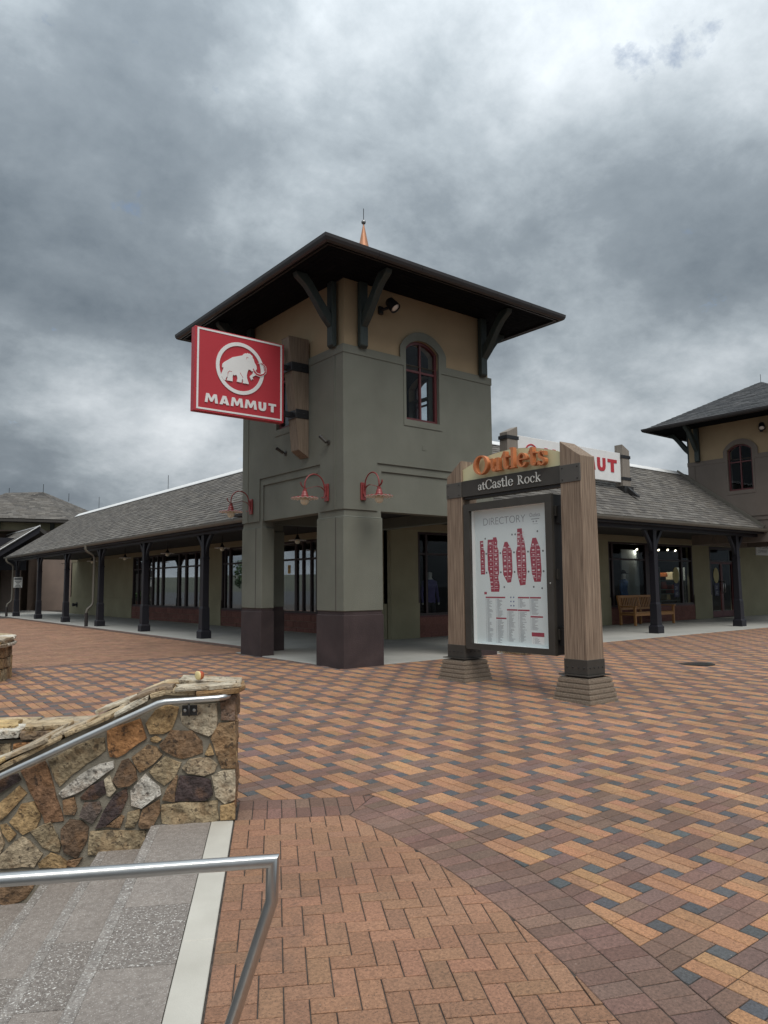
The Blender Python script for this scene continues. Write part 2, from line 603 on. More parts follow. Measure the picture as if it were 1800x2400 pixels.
TH = R(60.2)
E1 = Vector((math.cos(TH), math.sin(TH), 0))      # along the steps, away from the camera
E2 = Vector((-math.sin(TH), math.cos(TH), 0))     # down the steps
W0 = Vector((-4.80, -5.512, 0))


def LP(s, t, z=0.0):
    p = W0 + E1 * s + E2 * t
    return Vector((p.x, p.y, z))


def ST(x, y):
    q = Vector((x, y, 0)) - W0
    return q.dot(E1), q.dot(E2)


def pix(p):
    """picture position (0..1, 0..1) and depth, used only to choose which bricks show largest"""
    q = Vector(p) - CAM
    d = q.dot(_F)
    if d < .1:
        return None
    return .5 + 1722.744 * q.dot(_R) / d / 1800, .5 - 1722.744 * q.dot(_U) / d / 2400, d

# ------------------------------------------------------------------ ground sheet, hills, plaza bed
g = MB()
g.add([(-900, -900, -1.62), (900, -900, -1.62), (900, 900, -1.62), (-900, 900, -1.62)], [(0, 1, 2, 3)])
tag(g.build('ground', 'asphalt'), 'dark asphalt parking ground spreading below and beyond the plaza', 'ground', kind='structure')

hm = MB()
nh = 48
for i in range(nh + 1):
    a = R(85 + 190 * i / nh)
    h = 15 + 13 * mnoise.noise(Vector((i * .21, 3.3, 0))) + 5 * mnoise.noise(Vector((i * .7, 9.3, 0)))
    for r_, z_ in ((480, -2), (560, h * .55), (640, h), (800, -2)):
        hm.v.append((r_ * math.cos(a), r_ * math.sin(a), z_))
        hm.c.append((1, 1, 1))
for i in range(nh):
    for k in range(3):
        o_ = i * 4 + k
        hm.f.append((o_, o_ + 4, o_ + 5, o_ + 1))
        hm.m.append(0)
tag(hm.build('hills', 'hill', smooth=True), 'low green hills far beyond the parking ground', 'hills', kind='structure')

SLAB_X, SLAB_Y = 0.92, 0.34       # edges of the concrete walks along the two shop wings
pb = MB()
ss = [-8, -6, -4, -2, 0, .42, 2, 4, 6, 8, 10, 12, 14, 17, 20, 24, 28, 34, 40, 50, 60]
tt = [-34, -28, -22, -17, -13, -10, -8, -6, -4, -3, -2, -1, 0, .41, 2, 4, 6, 9, 12, 16, 22, 30]
for i in range(len(ss) - 1):
    for j in range(len(tt) - 1):
        if tt[j] >= 0 and ss[i] < .4:
            continue
        if tt[j] >= 2 and ss[i] < 2:
            continue
        q = [LP(ss[i], tt[j]), LP(ss[i + 1], tt[j]), LP(ss[i + 1], tt[j + 1]), LP(ss[i], tt[j + 1])]
        pb.add([(p.x, p.y, G(p.x, p.y) - .0065) for p in q], [(0, 3, 2, 1)])
plaza = pb.build('plaza', 'bed')
tag(plaza, 'sloping plaza paved in a woven pattern of orange, purple and slate bricks', 'pavement', kind='structure')


# ------------------------------------------------------------------ brick paving
def clip(poly, nx, ny, d):
    out = []
    for i in range(len(poly)):
        a, b = poly[i], poly[(i + 1) % len(poly)]
        da, db = nx * a[0] + ny * a[1] - d, nx * b[0] + ny * b[1] - d
        if da <= 0:
            out.append(a)
        if (da < 0 < db) or (db < 0 < da):
            k = da / (da - db)
            out.append((a[0] + (b[0] - a[0]) * k, a[1] + (b[1] - a[1]) * k))
    return out


def area(p):
    return .5 * sum(p[i][0] * p[(i + 1) % len(p)][1] - p[(i + 1) % len(p)][0] * p[i][1] for i in range(len(p)))


def inset(p, b):
    n = len(p)
    q = list(p)
    for i in range(n):
        a, c = p[i], p[(i + 1) % n]
        dx, dy = c[0] - a[0], c[1] - a[1]
        l = math.hypot(dx, dy)
        if l < 1e-6:
            continue
        nx, ny = dy / l, -dx / l
        q = clip(q, nx, ny, nx * a[0] + ny * a[1] - b)
        if len(q) < 3:
            return []
    return q


JOINT = .0060
BEV = .0042


def add_brick(mb, poly, col, fine=True):
    if len(poly) < 3:
        return False
    if area(poly) < 0:
        poly = poly[::-1]
    poly = inset(poly, JOINT / 2)
    if len(poly) < 3 or area(poly) < .0005:
        return False
    dz = random.uniform(-.0012, .0008)
    tx, ty = random.uniform(-.006, .006), random.uniform(-.006, .006)
    cx = sum(p[0] for p in poly) / len(poly)
    cy = sum(p[1] for p in poly) / len(poly)

    def z(p, o):
        return G(p[0], p[1]) + dz + tx * (p[0] - cx) + ty * (p[1] - cy) - o
    mb.col = col
    n = len(poly)
    if fine:
        top = inset(poly, BEV)
        if len(top) != n:
            fine = False
    if fine:
        P = [(p[0], p[1], z(p, 0)) for p in top] + [(p[0], p[1], z(p, .0028)) for p in poly] + [(p[0], p[1], z(p, .014)) for p in poly]
        fs = [tuple(range(n))]
        for k in (0, 1):
            fs += [(k * n + i, (k + 1) * n + i, (k + 1) * n + (i + 1) % n, k * n + (i + 1) % n) for i in range(n)]
    else:
        P = [(p[0], p[1], z(p, 0)) for p in poly] + [(p[0], p[1], z(p, .012)) for p in poly]
        fs = [tuple(range(n))] + [(i, n + i, n + (i + 1) % n, (i + 1) % n) for i in range(n)]
    mb.add(P, fs)
    return True


def lay(parent, bricks, name='brick', cap=290, hide=None):
    """bricks: list of (poly, colour). The ones that show largest become objects of their own, the rest one mass."""
    sc = []
    for i, (p, c) in enumerate(bricks):
        x = sum(q[0] for q in p) / len(p)
        y = sum(q[1] for q in p) / len(p)
        a = pix((x, y, G(x, y)))
        vis = a and -.01 < a[0] < 1.01 and .3 < a[1] < 1.01 and not (hide and hide(x, y))
        sc.append((0 if vis else 1, a[2] if a else 99, i))
    sc.sort()
    own = {i for v, d, i in sc[:cap] if v == 0}
    rest = MB()
    for i, (p, c) in enumerate(bricks):
        x, y = p[0]
        far = (x - CAM.x) ** 2 + (y - CAM.y) ** 2 > 16 ** 2
        if i in own:
            mb = MB()
            if add_brick(mb, p, c):
                mb.build(name, 'brick', parent, attr=True)
        else:
            add_brick(rest, p, c, not far)
    if rest.v:
        o = rest.build(name + '_field', 'brick', parent, attr=True)
        o['kind'] = 'stuff'
        o['label'] = 'remaining pavers of the same pavement reaching into the distance'


def vary(c, a=.10, hue=.04):
    k = random.uniform(1 - a, 1 + a)
    return tuple(max(.01, q * k * random.uniform(1 - hue, 1 + hue)) for q in c)


ORANGE, PURPLE, SLATE, HERR = (.405, .215, .115), (.198, .118, .090), (.100, .104, .108), (.296, .158, .095)
M4 = .1016
CX, CY, RI, RO = -9.90, -6.00, 5.783, 6.191


def dist(x, y):
    return math.hypot(x - CX, y - CY)


# woven field
wa = R(-.6121)
WU = Vector((math.sin(wa), -math.cos(wa)))
WV = Vector((math.cos(wa), math.sin(wa)))
WO = Vector((-3.8462, -8.1038))
PITCH = .3048


def wq(u, v):
    return (WO.x + WU.x * u + WV.x * v, WO.y + WU.y * u + WV.y * v)


WALK_Y = 3.72                      # the far-left brick walk starts here
field = []


def weave_ok(x, y):
    if y > WALK_Y + .1 or x > 30 or x < -11 or y < -13:
        return False
    if x > -.02 and y > (.07 if x < 3.72 else SLAB_Y) + .1:
        return False
    s, t = ST(x, y)
    if t > -.05 and s < .35:
        return False
    if t > 1.2 and s < 1.0:
        return False
    a = pix((x, y, G(x, y)))
    if a is None or a[2] < 1:
        return False
    m = 1.3 / a[2] + .12
    return -m < a[0] < 1 + m and a[1] < 1.35


def weave_clip(poly):
    x = sum(p[0] for p in poly) / 4
    y = sum(p[1] for p in poly) / 4
    if not weave_ok(x, y):
        return None
    s, t = ST(x, y)
    ds, dr = s - .4064, dist(x, y) - RO
    if ds < -.2 and dr < -.2:
        return None
    if max(ds, dr) < .25:
        if ds > dr:
            d0 = (W0 + E1 * .4064).dot(E1)
            poly = clip(poly, -E1.x, -E1.y, -d0)
        else:
            nx, ny = (x - CX) / (dr + RO), (y - CY) / (dr + RO)
            poly = clip(poly, -nx, -ny, -(nx * CX + ny * CY + RO))
    if y > WALK_Y - .3 and x < 0:
        poly = clip(poly, 0, 1, WALK_Y)
    if x > -.3 and y > -.4:
        poly = clip(poly, 0, 1, .07 if x < 3.72 else SLAB_Y) if x > 0 else poly
    return poly if len(poly) >= 3 else None


for i in range(-50, 22):
    for j in range(-30, 118):
        u, v = (i + .5) * PITCH, (j + .5) * PITCH
        p0 = wq(u, v)
        if not weave_ok(*p0) and dist(*p0) > 0:
            q = weave_ok(p0[0], p0[1] - .25) or weave_ok(p0[0] - .25, p0[1])
            if not q:
                continue
        even = (i + j) % 2 == 0
        base = ORANGE if even else PURPLE
        for a in (-1, 0):
            for b in (-1, 0):
                if even:
                    r = (u + a * 2 * M4, u + (a + 1) * 2 * M4, v + b * M4, v + (b + 1) * M4)
                else:
                    r = (u + a * M4, u + (a + 1) * M4, v + b * 2 * M4, v + (b + 1) * 2 * M4)
                p = weave_clip([wq(r[0], r[2]), wq(r[1], r[2]), wq(r[1], r[3]), wq(r[0], r[3])])
                if p:
                    c = vary(base, .13 if even else .17, .05)
                    if not even and random.random() < .2:
                        c = vary((.20, .125, .105), .1)
                    field.append((p, c))
        u, v = i * PITCH, j * PITCH
        h = M4 / 2
        p = weave_clip([wq(u - h, v - h), wq(u + h, v - h), wq(u + h, v + h), wq(u - h, v + h)])
        if p:
            field.append((p, vary(SLATE, .14)))
lay(plaza, field, hide=lambda x, y: ST(x, y)[1] > -.3)

# herringbone landing beside the steps
hb = MB()
hp = [(-6.5, 0), (0, 0), (0, -2.2), (-6.5, -5.5)]
hb.add([(*LP(s, t).xy, G(*LP(s, t).xy) - .0062) for s, t in hp], [(0, 1, 2, 3)])
herr = hb.build('landing_pavement', 'bed')
tag(herr, 'tan herringbone brick landing beside the steps', 'pavement', kind='structure')


def lq(s, t):
    p = LP(s, t)
    return (p.x, p.y)


hbk = []
T0 = -.006                          # a thin joint separates the bricks from the white strip
for i in range(-46, 2):
    for j in range(-62, 1):
        k = (i - j) % 4
        if k == 0:
            r = (j, j + 1, i, i + 2)
        elif k == 2:
            r = (j - 1, j + 1, i, i + 1)
        else:
            continue
        s0, s1, t0, t1 = [q * M4 for q in r]
        t0 += T0
        t1 += T0
        p = [lq(s0, t0), lq(s1, t0), lq(s1, t1), lq(s0, t1)]
        x = sum(q[0] for q in p) / 4
        y = sum(q[1] for q in p) / 4
        if dist(x, y) > RI + .15:
            continue
        nx, ny = (x - CX) / dist(x, y), (y - CY) / dist(x, y)
        if dist(x, y) > RI - .2:
            p = clip(p, nx, ny, nx * CX + ny * CY + RI)
        p = clip(p, E1.x, E1.y, W0.dot(E1)) if len(p) > 2 else p
        p = clip(p, E2.x, E2.y, W0.dot(E2) + T0) if len(p) > 2 else p
        if len(p) > 2:
            hbk.append((p, vary(HERR, .10, .03)))
lay(herr, hbk)

# two soldier courses round the landing
bb = MB()
border_bed = []
crn_i = crn_o = None
for k in range(4000):               # where the straight course meets the curved one
    t = -k * .002
    x, y = lq(0, t)
    if crn_i is None and dist(x, y) > RI:
        crn_i = (x, y)
    x, y = lq(.4064, t)
    if crn_o is None and dist(x, y) > RO:
        crn_o = (x, y)
mx, my = crn_o[0] - crn_i[0], crn_o[1] - crn_i[1]
ml = math.hypot(mx, my)
mnx, mny = my / ml, -mx / ml        # towards the curved course
md = mnx * crn_i[0] + mny * crn_i[1]
bk = []
for row in (0, 1):
    for k in range(0, 18):
        t1 = -k * M4 - .02
        p = [lq(row * .2032, t1), lq(row * .2032, t1 - M4), lq((row + 1) * .2032, t1 - M4), lq((row + 1) * .2032, t1)]
        p = clip(p, mnx, mny, md)
        if len(p) > 2:
            bk.append((p, vary((.20, .115, .085), .18, .05)))
    r0, r1 = (RI, RI + .204) if row == 0 else (RI + .204, RO)
    rm = (r0 + r1) / 2
    n0 = int(2.4 * rm / M4)
    for k in range(-8, n0):
        a0, a1 = .30 - k * M4 / rm, .30 - (k + 1) * M4 / rm
        p = [(CX + r * math.cos(a), CY + r * math.sin(a)) for r, a in ((r0, a0), (r0, a1), (r1, a1), (r1, a0))]
        p = clip(p, -mnx, -mny, -md)
        if len(p) > 2 and p[0][1] < -5 and p[0][0] > -9:
            bk.append((p, vary((.20, .12, .092), .17, .05)))
bord = MB()
nb = 30
pts = []
for k in range(nb):
    a = .05 - k * .05
    pts.append([(CX + r * math.cos(a), CY + r * math.sin(a)) for r in (RI, RO)])
for k in range(nb - 1):
    q = [pts[k][0], pts[k][1], pts[k + 1][1], pts[k + 1][0]]
    bord.add([(x, y, G(x, y) - .0054) for x, y in q], [(0, 3, 2, 1)])
border = bord.build('border_course', 'bed')
tag(border, 'curved double course of purple bricks edging the herringbone landing', 'pavement', kind='structure')
lay(border, bk)

# brick walk at the far left, along the arcade
wk = MB()
wk.box(-12, SLAB_X - .01, WALK_Y, 40, -.2, -.0062)
walk = wk.build('brick_walk', 'bed')
tag(walk, 'plain tan brick walk running along the left arcade', 'pavement', kind='structure')
wbk = []
for i in range(-60, 10):
    for j in range(0, 240):
        k = (i - j) % 4
        if k == 0:
            r = (i, i + 2, j, j + 1)
        elif k == 2:
            r = (i, i + 1, j - 1, j + 1)
        else:
            continue
        x0, x1, y0, y1 = r[0] * M4, r[1] * M4, WALK_Y + .2032 + r[2] * M4, WALK_Y + .2032 + r[3] * M4
        if y0 < WALK_Y + .2 or x1 > SLAB_X - .21 or y0 > 28:
            continue
        a = pix((x0, y0, 0))
        if a is None or a[0] < -.25:
            continue
        wbk.append(([(x0, y0), (x1, y0), (x1, y1), (x0, y1)], vary((.29, .157, .095), .16)))
for k in range(-60, 10):
    x0 = k * M4
    if x0 + M4 < SLAB_X - .21 and pix((x0, WALK_Y, 0))[0] > -.25 and not (x0 > -.1):
        wbk.append(([(x0, WALK_Y), (x0 + M4, WALK_Y), (x0 + M4, WALK_Y + .2032), (x0, WALK_Y + .2032)], vary((.15, .095, .08), .14)))
for k in range(0, 240):
    y0 = WALK_Y + k * M4
    wbk.append(([(SLAB_X - .205, y0), (SLAB_X - .002, y0), (SLAB_X - .002, y0 + M4), (SLAB_X - .205, y0 + M4)], vary((.15, .095, .08), .14)))
lay(walk, wbk, hide=lambda x, y: False)

# ------------------------------------------------------------------ concrete walks under the arcades
sl = MB()
ztop = .004
joints = [4.0, 8.4, 12.82, 17.24, 21.66, 26.08, 30.5, 36, 44]
for a, b in zip(joints[:-1], joints[1:]):
    sl.box(SLAB_X, 4.7, a + .006, b - .006, -.2, ztop)
sl.box(.03, 4.7, .07 + .006, 4.0 - .006, -.2, ztop)
xs = [4.7, 6.5, 11.25, 15.95, 21, 26, 32]
for a, b in zip(xs[:-1], xs[1:]):
    sl.box(a + .006, b - .006, SLAB_Y if a > 3.8 else .07, 4.7, -.2, ztop)
sl.box(3.74, 4.69, SLAB_Y - .0, .07, -.2, ztop - .001)
slab = sl.build('concrete_walk', 'concrete', bevel=.006)
tag(slab, 'pale grey concrete walk under the arcades and tower', 'walkway', kind='structure')
bx('joint_filler', 'bed', slab, .95, 4.69, .1, 43.9, -.19, -.01)
bx('joint_filler', 'bed', slab, 4.69, 31.9, .4, 4.69, -.19, -.01)
bx('far_slab', 'concrete', slab, 1.0, 30, 44.01, 60, -.2, -.003)

# ------------------------------------------------------------------ steps
steps = thing('stairs', 'wide exposed aggregate steps going down beside the stone wall', 'stairs', LP(0, 0, -.25), kind='structure')


def gz(s, t):
    p = LP(s, t)
    return G(p.x, p.y)


def slope_box(mb, s0, s1, t0, t1, top, thick):
    P = [(s0, t0), (s1, t0), (s1, t1), (s0, t1)]
    zs = [gz(s, 0) + top for s, t in P]
    mb.add([LP(s, t, z - thick) for (s, t), z in zip(P, zs)] + [LP(s, t, z) for (s, t), z in zip(P, zs)],
           [(0, 1, 2, 3), (4, 7, 6, 5), (0, 4, 5, 1), (1, 5, 6, 2), (2, 6, 7, 3), (3, 7, 4, 0)])


RISE, RUN, NOSE = .148, .332, .541
panels = [(-.003, -1.21, 'aggregate_fine'), (-1.214, -1.79, 'aggregate'), (-1.794, -2.9, 'aggregate_fine'), (-2.904, -4.6, 'aggregate_fine')]
for k in range(9):
    t0 = .152 if k == 0 else NOSE + (k - 1) * RUN - .012
    t1 = NOSE + k * RUN
    for s0, s1, m_ in panels:
        mb = MB()
        slope_box(mb, s0, s1, t0, t1 - .062, -k * RISE, .17)
        mb.build('tread', m_, steps)
        mb = MB()
        slope_box(mb, s0, s1, t1 - .0622, t1, -k * RISE - .0004, .175)
        mb.build('nosing', 'nosing', steps, bevel=.005)
for k in range(1, 9):                # dark strip painting the riser's shade along the back of every tread
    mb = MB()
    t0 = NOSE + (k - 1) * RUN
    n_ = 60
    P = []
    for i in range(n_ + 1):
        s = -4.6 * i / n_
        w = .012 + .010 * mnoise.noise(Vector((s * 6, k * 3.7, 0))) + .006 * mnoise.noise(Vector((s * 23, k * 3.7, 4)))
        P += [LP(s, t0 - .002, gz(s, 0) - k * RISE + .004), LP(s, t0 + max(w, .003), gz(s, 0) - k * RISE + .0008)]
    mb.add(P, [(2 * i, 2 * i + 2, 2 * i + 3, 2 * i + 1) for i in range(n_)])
    mb.build('tread_shade_line', 'tread_shade', steps)
mb = MB()
for s0, s1 in ((-.003, -1.60), (-1.603, -3.2), (-3.203, -4.8)):
    mb = MB()
    slope_box(mb, s0, s1, .002, .148, .0015, .15)
    mb.build('white_slab', 'white_stone', steps, bevel=.003)
mb = MB()
slope_box(mb, 0, -4.8, -.004, .16, -.02, .1)
mb.build('bedding', 'mortar', steps)

# ------------------------------------------------------------------ stone walls
SC = dict(ru=(.44, .20, .06), oc=(.44, .29, .125), cr=(.52, .45, .33), br=(.25, .15, .078), pb=(.22, .15, .115), bo=(.31, .195, .095), ol=(.36, .28, .165),
          cb=(.43, .345, .23), db=(.15, .092, .054), gw=(.56, .545, .51), dp=(.072, .048, .05), dg=(.13, .10, .09), rb=(.27, .14, .068))
SC = {k: tuple(q * .84 + (v[0] * .3 + v[1] * .5 + v[2] * .2) * .17 for q in v) for k, v in SC.items()}
STONES = [
 ('ru',[(0.836,0.413),(0.632,0.482),(0.588,0.353),(0.682,0.296),(0.77,0.239),(0.815,0.246)]),
 ('oc',[(0.586,0.455),(0.527,0.535),(0.456,0.568),(0.38,0.55),(0.394,0.489),(0.423,0.408),(0.473,0.384),(0.559,0.385)]),
 ('cr',[(0.363,0.503),(0.339,0.554),(0.2,0.565),(0.128,0.568),(0.121,0.459),(0.13,0.382),(0.176,0.358),(0.259,0.392),(0.347,0.441)]),
 ('br',[(0.492,0.309),(0.423,0.398),(0.29,0.388),(0.222,0.319),(0.216,0.247),(0.348,0.211),(0.399,0.234),(0.471,0.277)]),
 ('pb',[(0.097,0.583),(-0.002,0.627),(0.001,0.455),(0.09,0.463)]),
 ('bo',[(0.155,0.337),(0.105,0.433),(0.001,0.439),(-0.007,0.135),(0.086,0.139),(0.118,0.232)]),
 ('bo',[(0.671,0.235),(0.577,0.307),(0.522,0.29),(0.485,0.242),(0.539,0.189),(0.618,0.137)]),
 ('oc',[(0.558,0.352),(0.523,0.366),(0.487,0.344),(0.512,0.325),(0.548,0.331)]),
 ('oc',[(0.195,0.236),(0.165,0.301),(0.139,0.233),(0.174,0.226)]),
 ('ol',[(0.558,0.139),(0.46,0.226),(0.358,0.181),(0.396,0.092),(0.461,0.044),(0.517,0.087)]),
 ('cb',[(0.342,0.15),(0.297,0.199),(0.174,0.209),(0.117,0.161),(0.137,0.116),(0.203,0.098),(0.305,0.113)]),
 ('db',[(0.791,0.09),(0.74,0.208),(0.7,0.221),(0.654,0.154),(0.642,0.088),(0.686,0.055),(0.755,0.048)]),
 ('gw',[(0.675,0.014),(0.588,0.116),(0.496,0.026),(0.485,-0.015),(0.549,-0.052),(0.603,-0.094),(0.668,-0.076)]),
 ('dp',[(0.384,-0.02),(0.361,0.095),(0.285,0.087),(0.162,0.061),(0.145,-0.032),(0.191,-0.065),(0.388,-0.065)]),
 ('br',[(0.469,-0.046),(0.44,0.023),(0.381,0.101),(0.376,0.081),(0.393,-0.065),(0.459,-0.051)]),
 ('cr',[(0.147,0.085),(0.08,0.113),(-0.002,0.12),(-0.004,-0.069),(0.062,-0.097),(0.119,-0.043)]),
 ('ol',[(0.473,-0.086),(0.114,-0.079),(0.102,-0.206),(0.391,-0.215),(0.466,-0.201)]),
 ('oc',[(0.088,-0.115),(0.0,-0.1),(-0.006,-0.201),(0.086,-0.201)]),
 ('br',[(0.62,-0.208),(0.593,-0.11),(0.494,-0.055),(0.488,-0.13),(0.535,-0.227),(0.6,-0.227)]),
 ('ol',[(0.704,-0.213),(0.691,-0.129),(0.618,-0.108),(0.621,-0.158),(0.65,-0.216)]),
 ('dp',[(0.895,-0.212),(0.849,-0.116),(0.783,-0.01),(0.71,0.026),(0.699,-0.024),(0.741,-0.122),(0.828,-0.196)]),
 ('dg',[(0.995,-0.128),(0.968,-0.051),(0.881,-0.05),(0.865,-0.096),(0.916,-0.177)]),
 ('dp',[(0.994,-0.01),(0.933,0.056),(0.85,0.092),(0.833,0.012),(0.901,-0.024),(0.974,-0.026)]),
 ('cr',[(0.828,-0.003),(0.847,0.092),(0.817,0.121),(0.775,0.029),(0.808,-0.009)]),
 ('gw',[(1.131,0.026),(1.003,0.129),(0.888,0.194),(0.799,0.21),(0.793,0.17),(0.904,0.095),(1.019,0.021),(1.106,-0.009)]),
 ('ol',[(1.201,0.237),(1.048,0.311),(0.932,0.361),(0.863,0.364),(0.851,0.283),(0.967,0.207),(1.09,0.104),(1.128,0.068),(1.174,0.157)]),
 ('br',[(1.105,-0.029),(1.038,-0.013),(1.021,-0.087),(1.034,-0.116),(1.093,-0.108)]),
 ('rb',[(1.372,0.176),(1.23,0.229),(1.187,0.118),(1.154,-0.002),(1.101,-0.152),(1.216,-0.16),(1.258,-0.065),(1.319,0.055)]),
 ('dp',[(1.503,0.132),(1.4,0.157),(1.379,0.117),(1.444,0.081),(1.5,0.044)]),
 ('oc',[(1.497,-0.024),(1.387,0.078),(1.338,0.027),(1.402,-0.039),(1.493,-0.131)]),
 ('oc',[(1.431,-0.144),(1.364,-0.041),(1.292,-0.029),(1.246,-0.125),(1.272,-0.187),(1.347,-0.226)]),
 ('oc',[(1.486,-0.165),(1.454,-0.162),(1.394,-0.223),(1.431,-0.265),(1.47,-0.21)]),
 ('ol',[(1.295,-0.21),(1.178,-0.163),(1.115,-0.307),(1.123,-0.351),(1.22,-0.311)]),
 ('db',[(1.109,-0.21),(1.062,-0.154),(0.984,-0.168),(0.944,-0.21),(0.952,-0.288),(1.006,-0.392),(1.085,-0.348)]),
 ('cb',[(1.483,-0.353),(1.351,-0.245),(1.228,-0.359),(1.273,-0.433),(1.481,-0.425)]),
 ('oc',[(1.245,-0.416),(1.171,-0.358),(1.073,-0.417),(1.072,-0.451),(1.235,-0.441)]),
 ('ol',[(0.934,-0.377),(0.924,-0.235),(0.58,-0.25),(0.583,-0.314),(0.626,-0.385),(0.91,-0.378)]),
 ('br',[(1.059,-0.408),(0.977,-0.398),(1.014,-0.449),(1.063,-0.437)]),
 ('cb',[(1.518,-0.197),(1.49,-0.199),(1.463,-0.278),(1.48,-0.334),(1.513,-0.323)]),
 ('br',[(0.876,-0.208),(0.818,-0.199),(0.741,-0.142),(0.721,-0.153),(0.744,-0.216)]),
 ('ol',[(1.627,-0.056),(1.517,0.016),(1.507,-0.13),(1.593,-0.193)]),
 ('br',[(1.676,-0.208),(1.533,-0.187),(1.523,-0.303),(1.66,-0.371)]),
 ('oc',[(1.634,-0.335),(1.503,-0.338),(1.495,-0.424),(1.621,-0.421)]),
 ('br',[(1.478,-0.488),(1.251,-0.502),(1.322,-0.631),(1.415,-0.663),(1.472,-0.64)]),
 ('ol',[(1.628,-0.468),(1.497,-0.477),(1.491,-0.639),(1.601,-0.65)]),
]


def stone(loop, col, O, U, V, N, depth, name, parent, seed):
    """one rough stone: an irregular outline with a chipped, slightly domed face, its back sunk in the mortar"""
    rnd = random.Random(seed)
    pts = []
    n = len(loop)
    for i in range(n):
        a, b = Vector(loop[i]), Vector(loop[(i + 1) % n])
        l = (b - a).length
        k = max(1, min(3, int(l / .05)))
        for j in range(k):
            p = a.lerp(b, j / k)
            if j:
                p += Vector((rnd.uniform(-1, 1), rnd.uniform(-1, 1))) * min(.007, l * .05)
            pts.append(p)
    c = sum(pts, Vector((0, 0))) / len(pts)
    pts = [c + (p - c) * (1 + min(.006 / max((p - c).length, .02), .12)) for p in pts]
    n = len(pts)
    mb = MB()
    rings = ((1.0, -.03), (1.0, depth * .66), (.988, depth * .92), (.82, depth), (.42, depth * 1.02))
    tilt = Vector((rnd.uniform(-1, 1), rnd.uniform(-1, 1))) * .10
    for f, d in rings:
        for p in pts:
            q = c + (p - c) * f
            dd = d
            if d > 0:
                w = mnoise.noise(Vector((q.x * 17 + seed, q.y * 17, seed * 3.1))) * .011 + mnoise.noise(Vector((q.x * 45 + seed, q.y * 45, 7.7))) * .005
                dd = max(d + w + tilt.dot(q - c), .004)
            k = 1 + rnd.uniform(-.12, .12)
            mb.v.append(tuple(Vector(O) + U * q.x + V * q.y + N * dd))
            mb.c.append(tuple(x * k for x in col))
    mb.v.append(tuple(Vector(O) + U * c.x + V * c.y + N * (depth * 1.05)))
    mb.c.append(col)
    for r in range(len(rings) - 1):
        for i in range(n):
            mb.f.append((r * n + i, r * n + (i + 1) % n, (r + 1) * n + (i + 1) % n, (r + 1) * n + i))
            mb.m.append(0)
    for i in range(n):
        mb.f.append(((len(rings) - 1) * n + i, (len(rings) - 1) * n + (i + 1) % n, len(rings) * n))
        mb.m.append(0)
    o = mb.build(name, 'stone', parent, attr=True)
    bm = bmesh.new()
    bm.from_mesh(o.data)
    bmesh.ops.recalc_face_normals(bm, faces=bm.faces)
    bm.to_mesh(o.data)
    bm.free()
    o.data.polygons.foreach_set('use_smooth', [True] * len(o.data.polygons))
    o.data.set_sharp_from_angle(angle=R(24))
    return o


def capstone(loop, ztop, th, col, parent, seed, zf=None):
    """a flat slab of flagstone with a broken outline (plan loop in world x, y), lying on a wall top; zf gives the slope"""
    rnd = random.Random(seed)
    pts = []
    n = len(loop)
    for i in range(n):
        a, b = Vector(loop[i]), Vector(loop[(i + 1) % n])
        k = max(1, min(3, int((b - a).length / .08)))
        for j in range(k):
            p = a.lerp(b, (j + (rnd.uniform(-.25, .25) if j else 0)) / k)
            p += Vector((rnd.uniform(-1, 1), rnd.uniform(-1, 1))) * (.017 if j else .012)
            pts.append(p)
    c = sum(pts, Vector((0, 0))) / len(pts)
    n = len(pts)
    mb = MB()
    tl = Vector((rnd.uniform(-.02, .02), rnd.uniform(-.02, .02)))
    for f, d in ((.95, 0), (1.0, .45), (.99, .9), (.965, 1.0)):
        for p in pts:
            q = c + (p - c) * (f + (rnd.uniform(-.035, .02) if 0 < d < .9 else 0))
            z0 = zf(q.x, q.y) if zf else ztop
            z = z0 - th + th * d + tl.dot(q - c)
            k = 1 + rnd.uniform(-.06, .06)
            mb.v.append((q.x, q.y, z))
            mb.c.append(tuple(x * k for x in col))
    for r in range(3):
        for i in range(n):
            mb.f.append((r * n + i, r * n + (i + 1) % n, (r + 1) * n + (i + 1) % n, (r + 1) * n + i))
            mb.m.append(0)
    mb.f.append(tuple(range(n))[::-1])
    mb.f.append(tuple(3 * n + i for i in range(n)))
    mb.m += [0, 0]
    o = mb.build('cap_stone', 'cap', parent, attr=True)
    bm = bmesh.new()
    bm.from_mesh(o.data)
    bmesh.ops.recalc_face_normals(bm, faces=bm.faces)
    bm.to_mesh(o.data)
    bm.free()
    return o


# the wall beside the steps: profile along t
WT = .40


def wtop(t):
    return .645 if t < .5 else .645 - .442 * (t - .5)


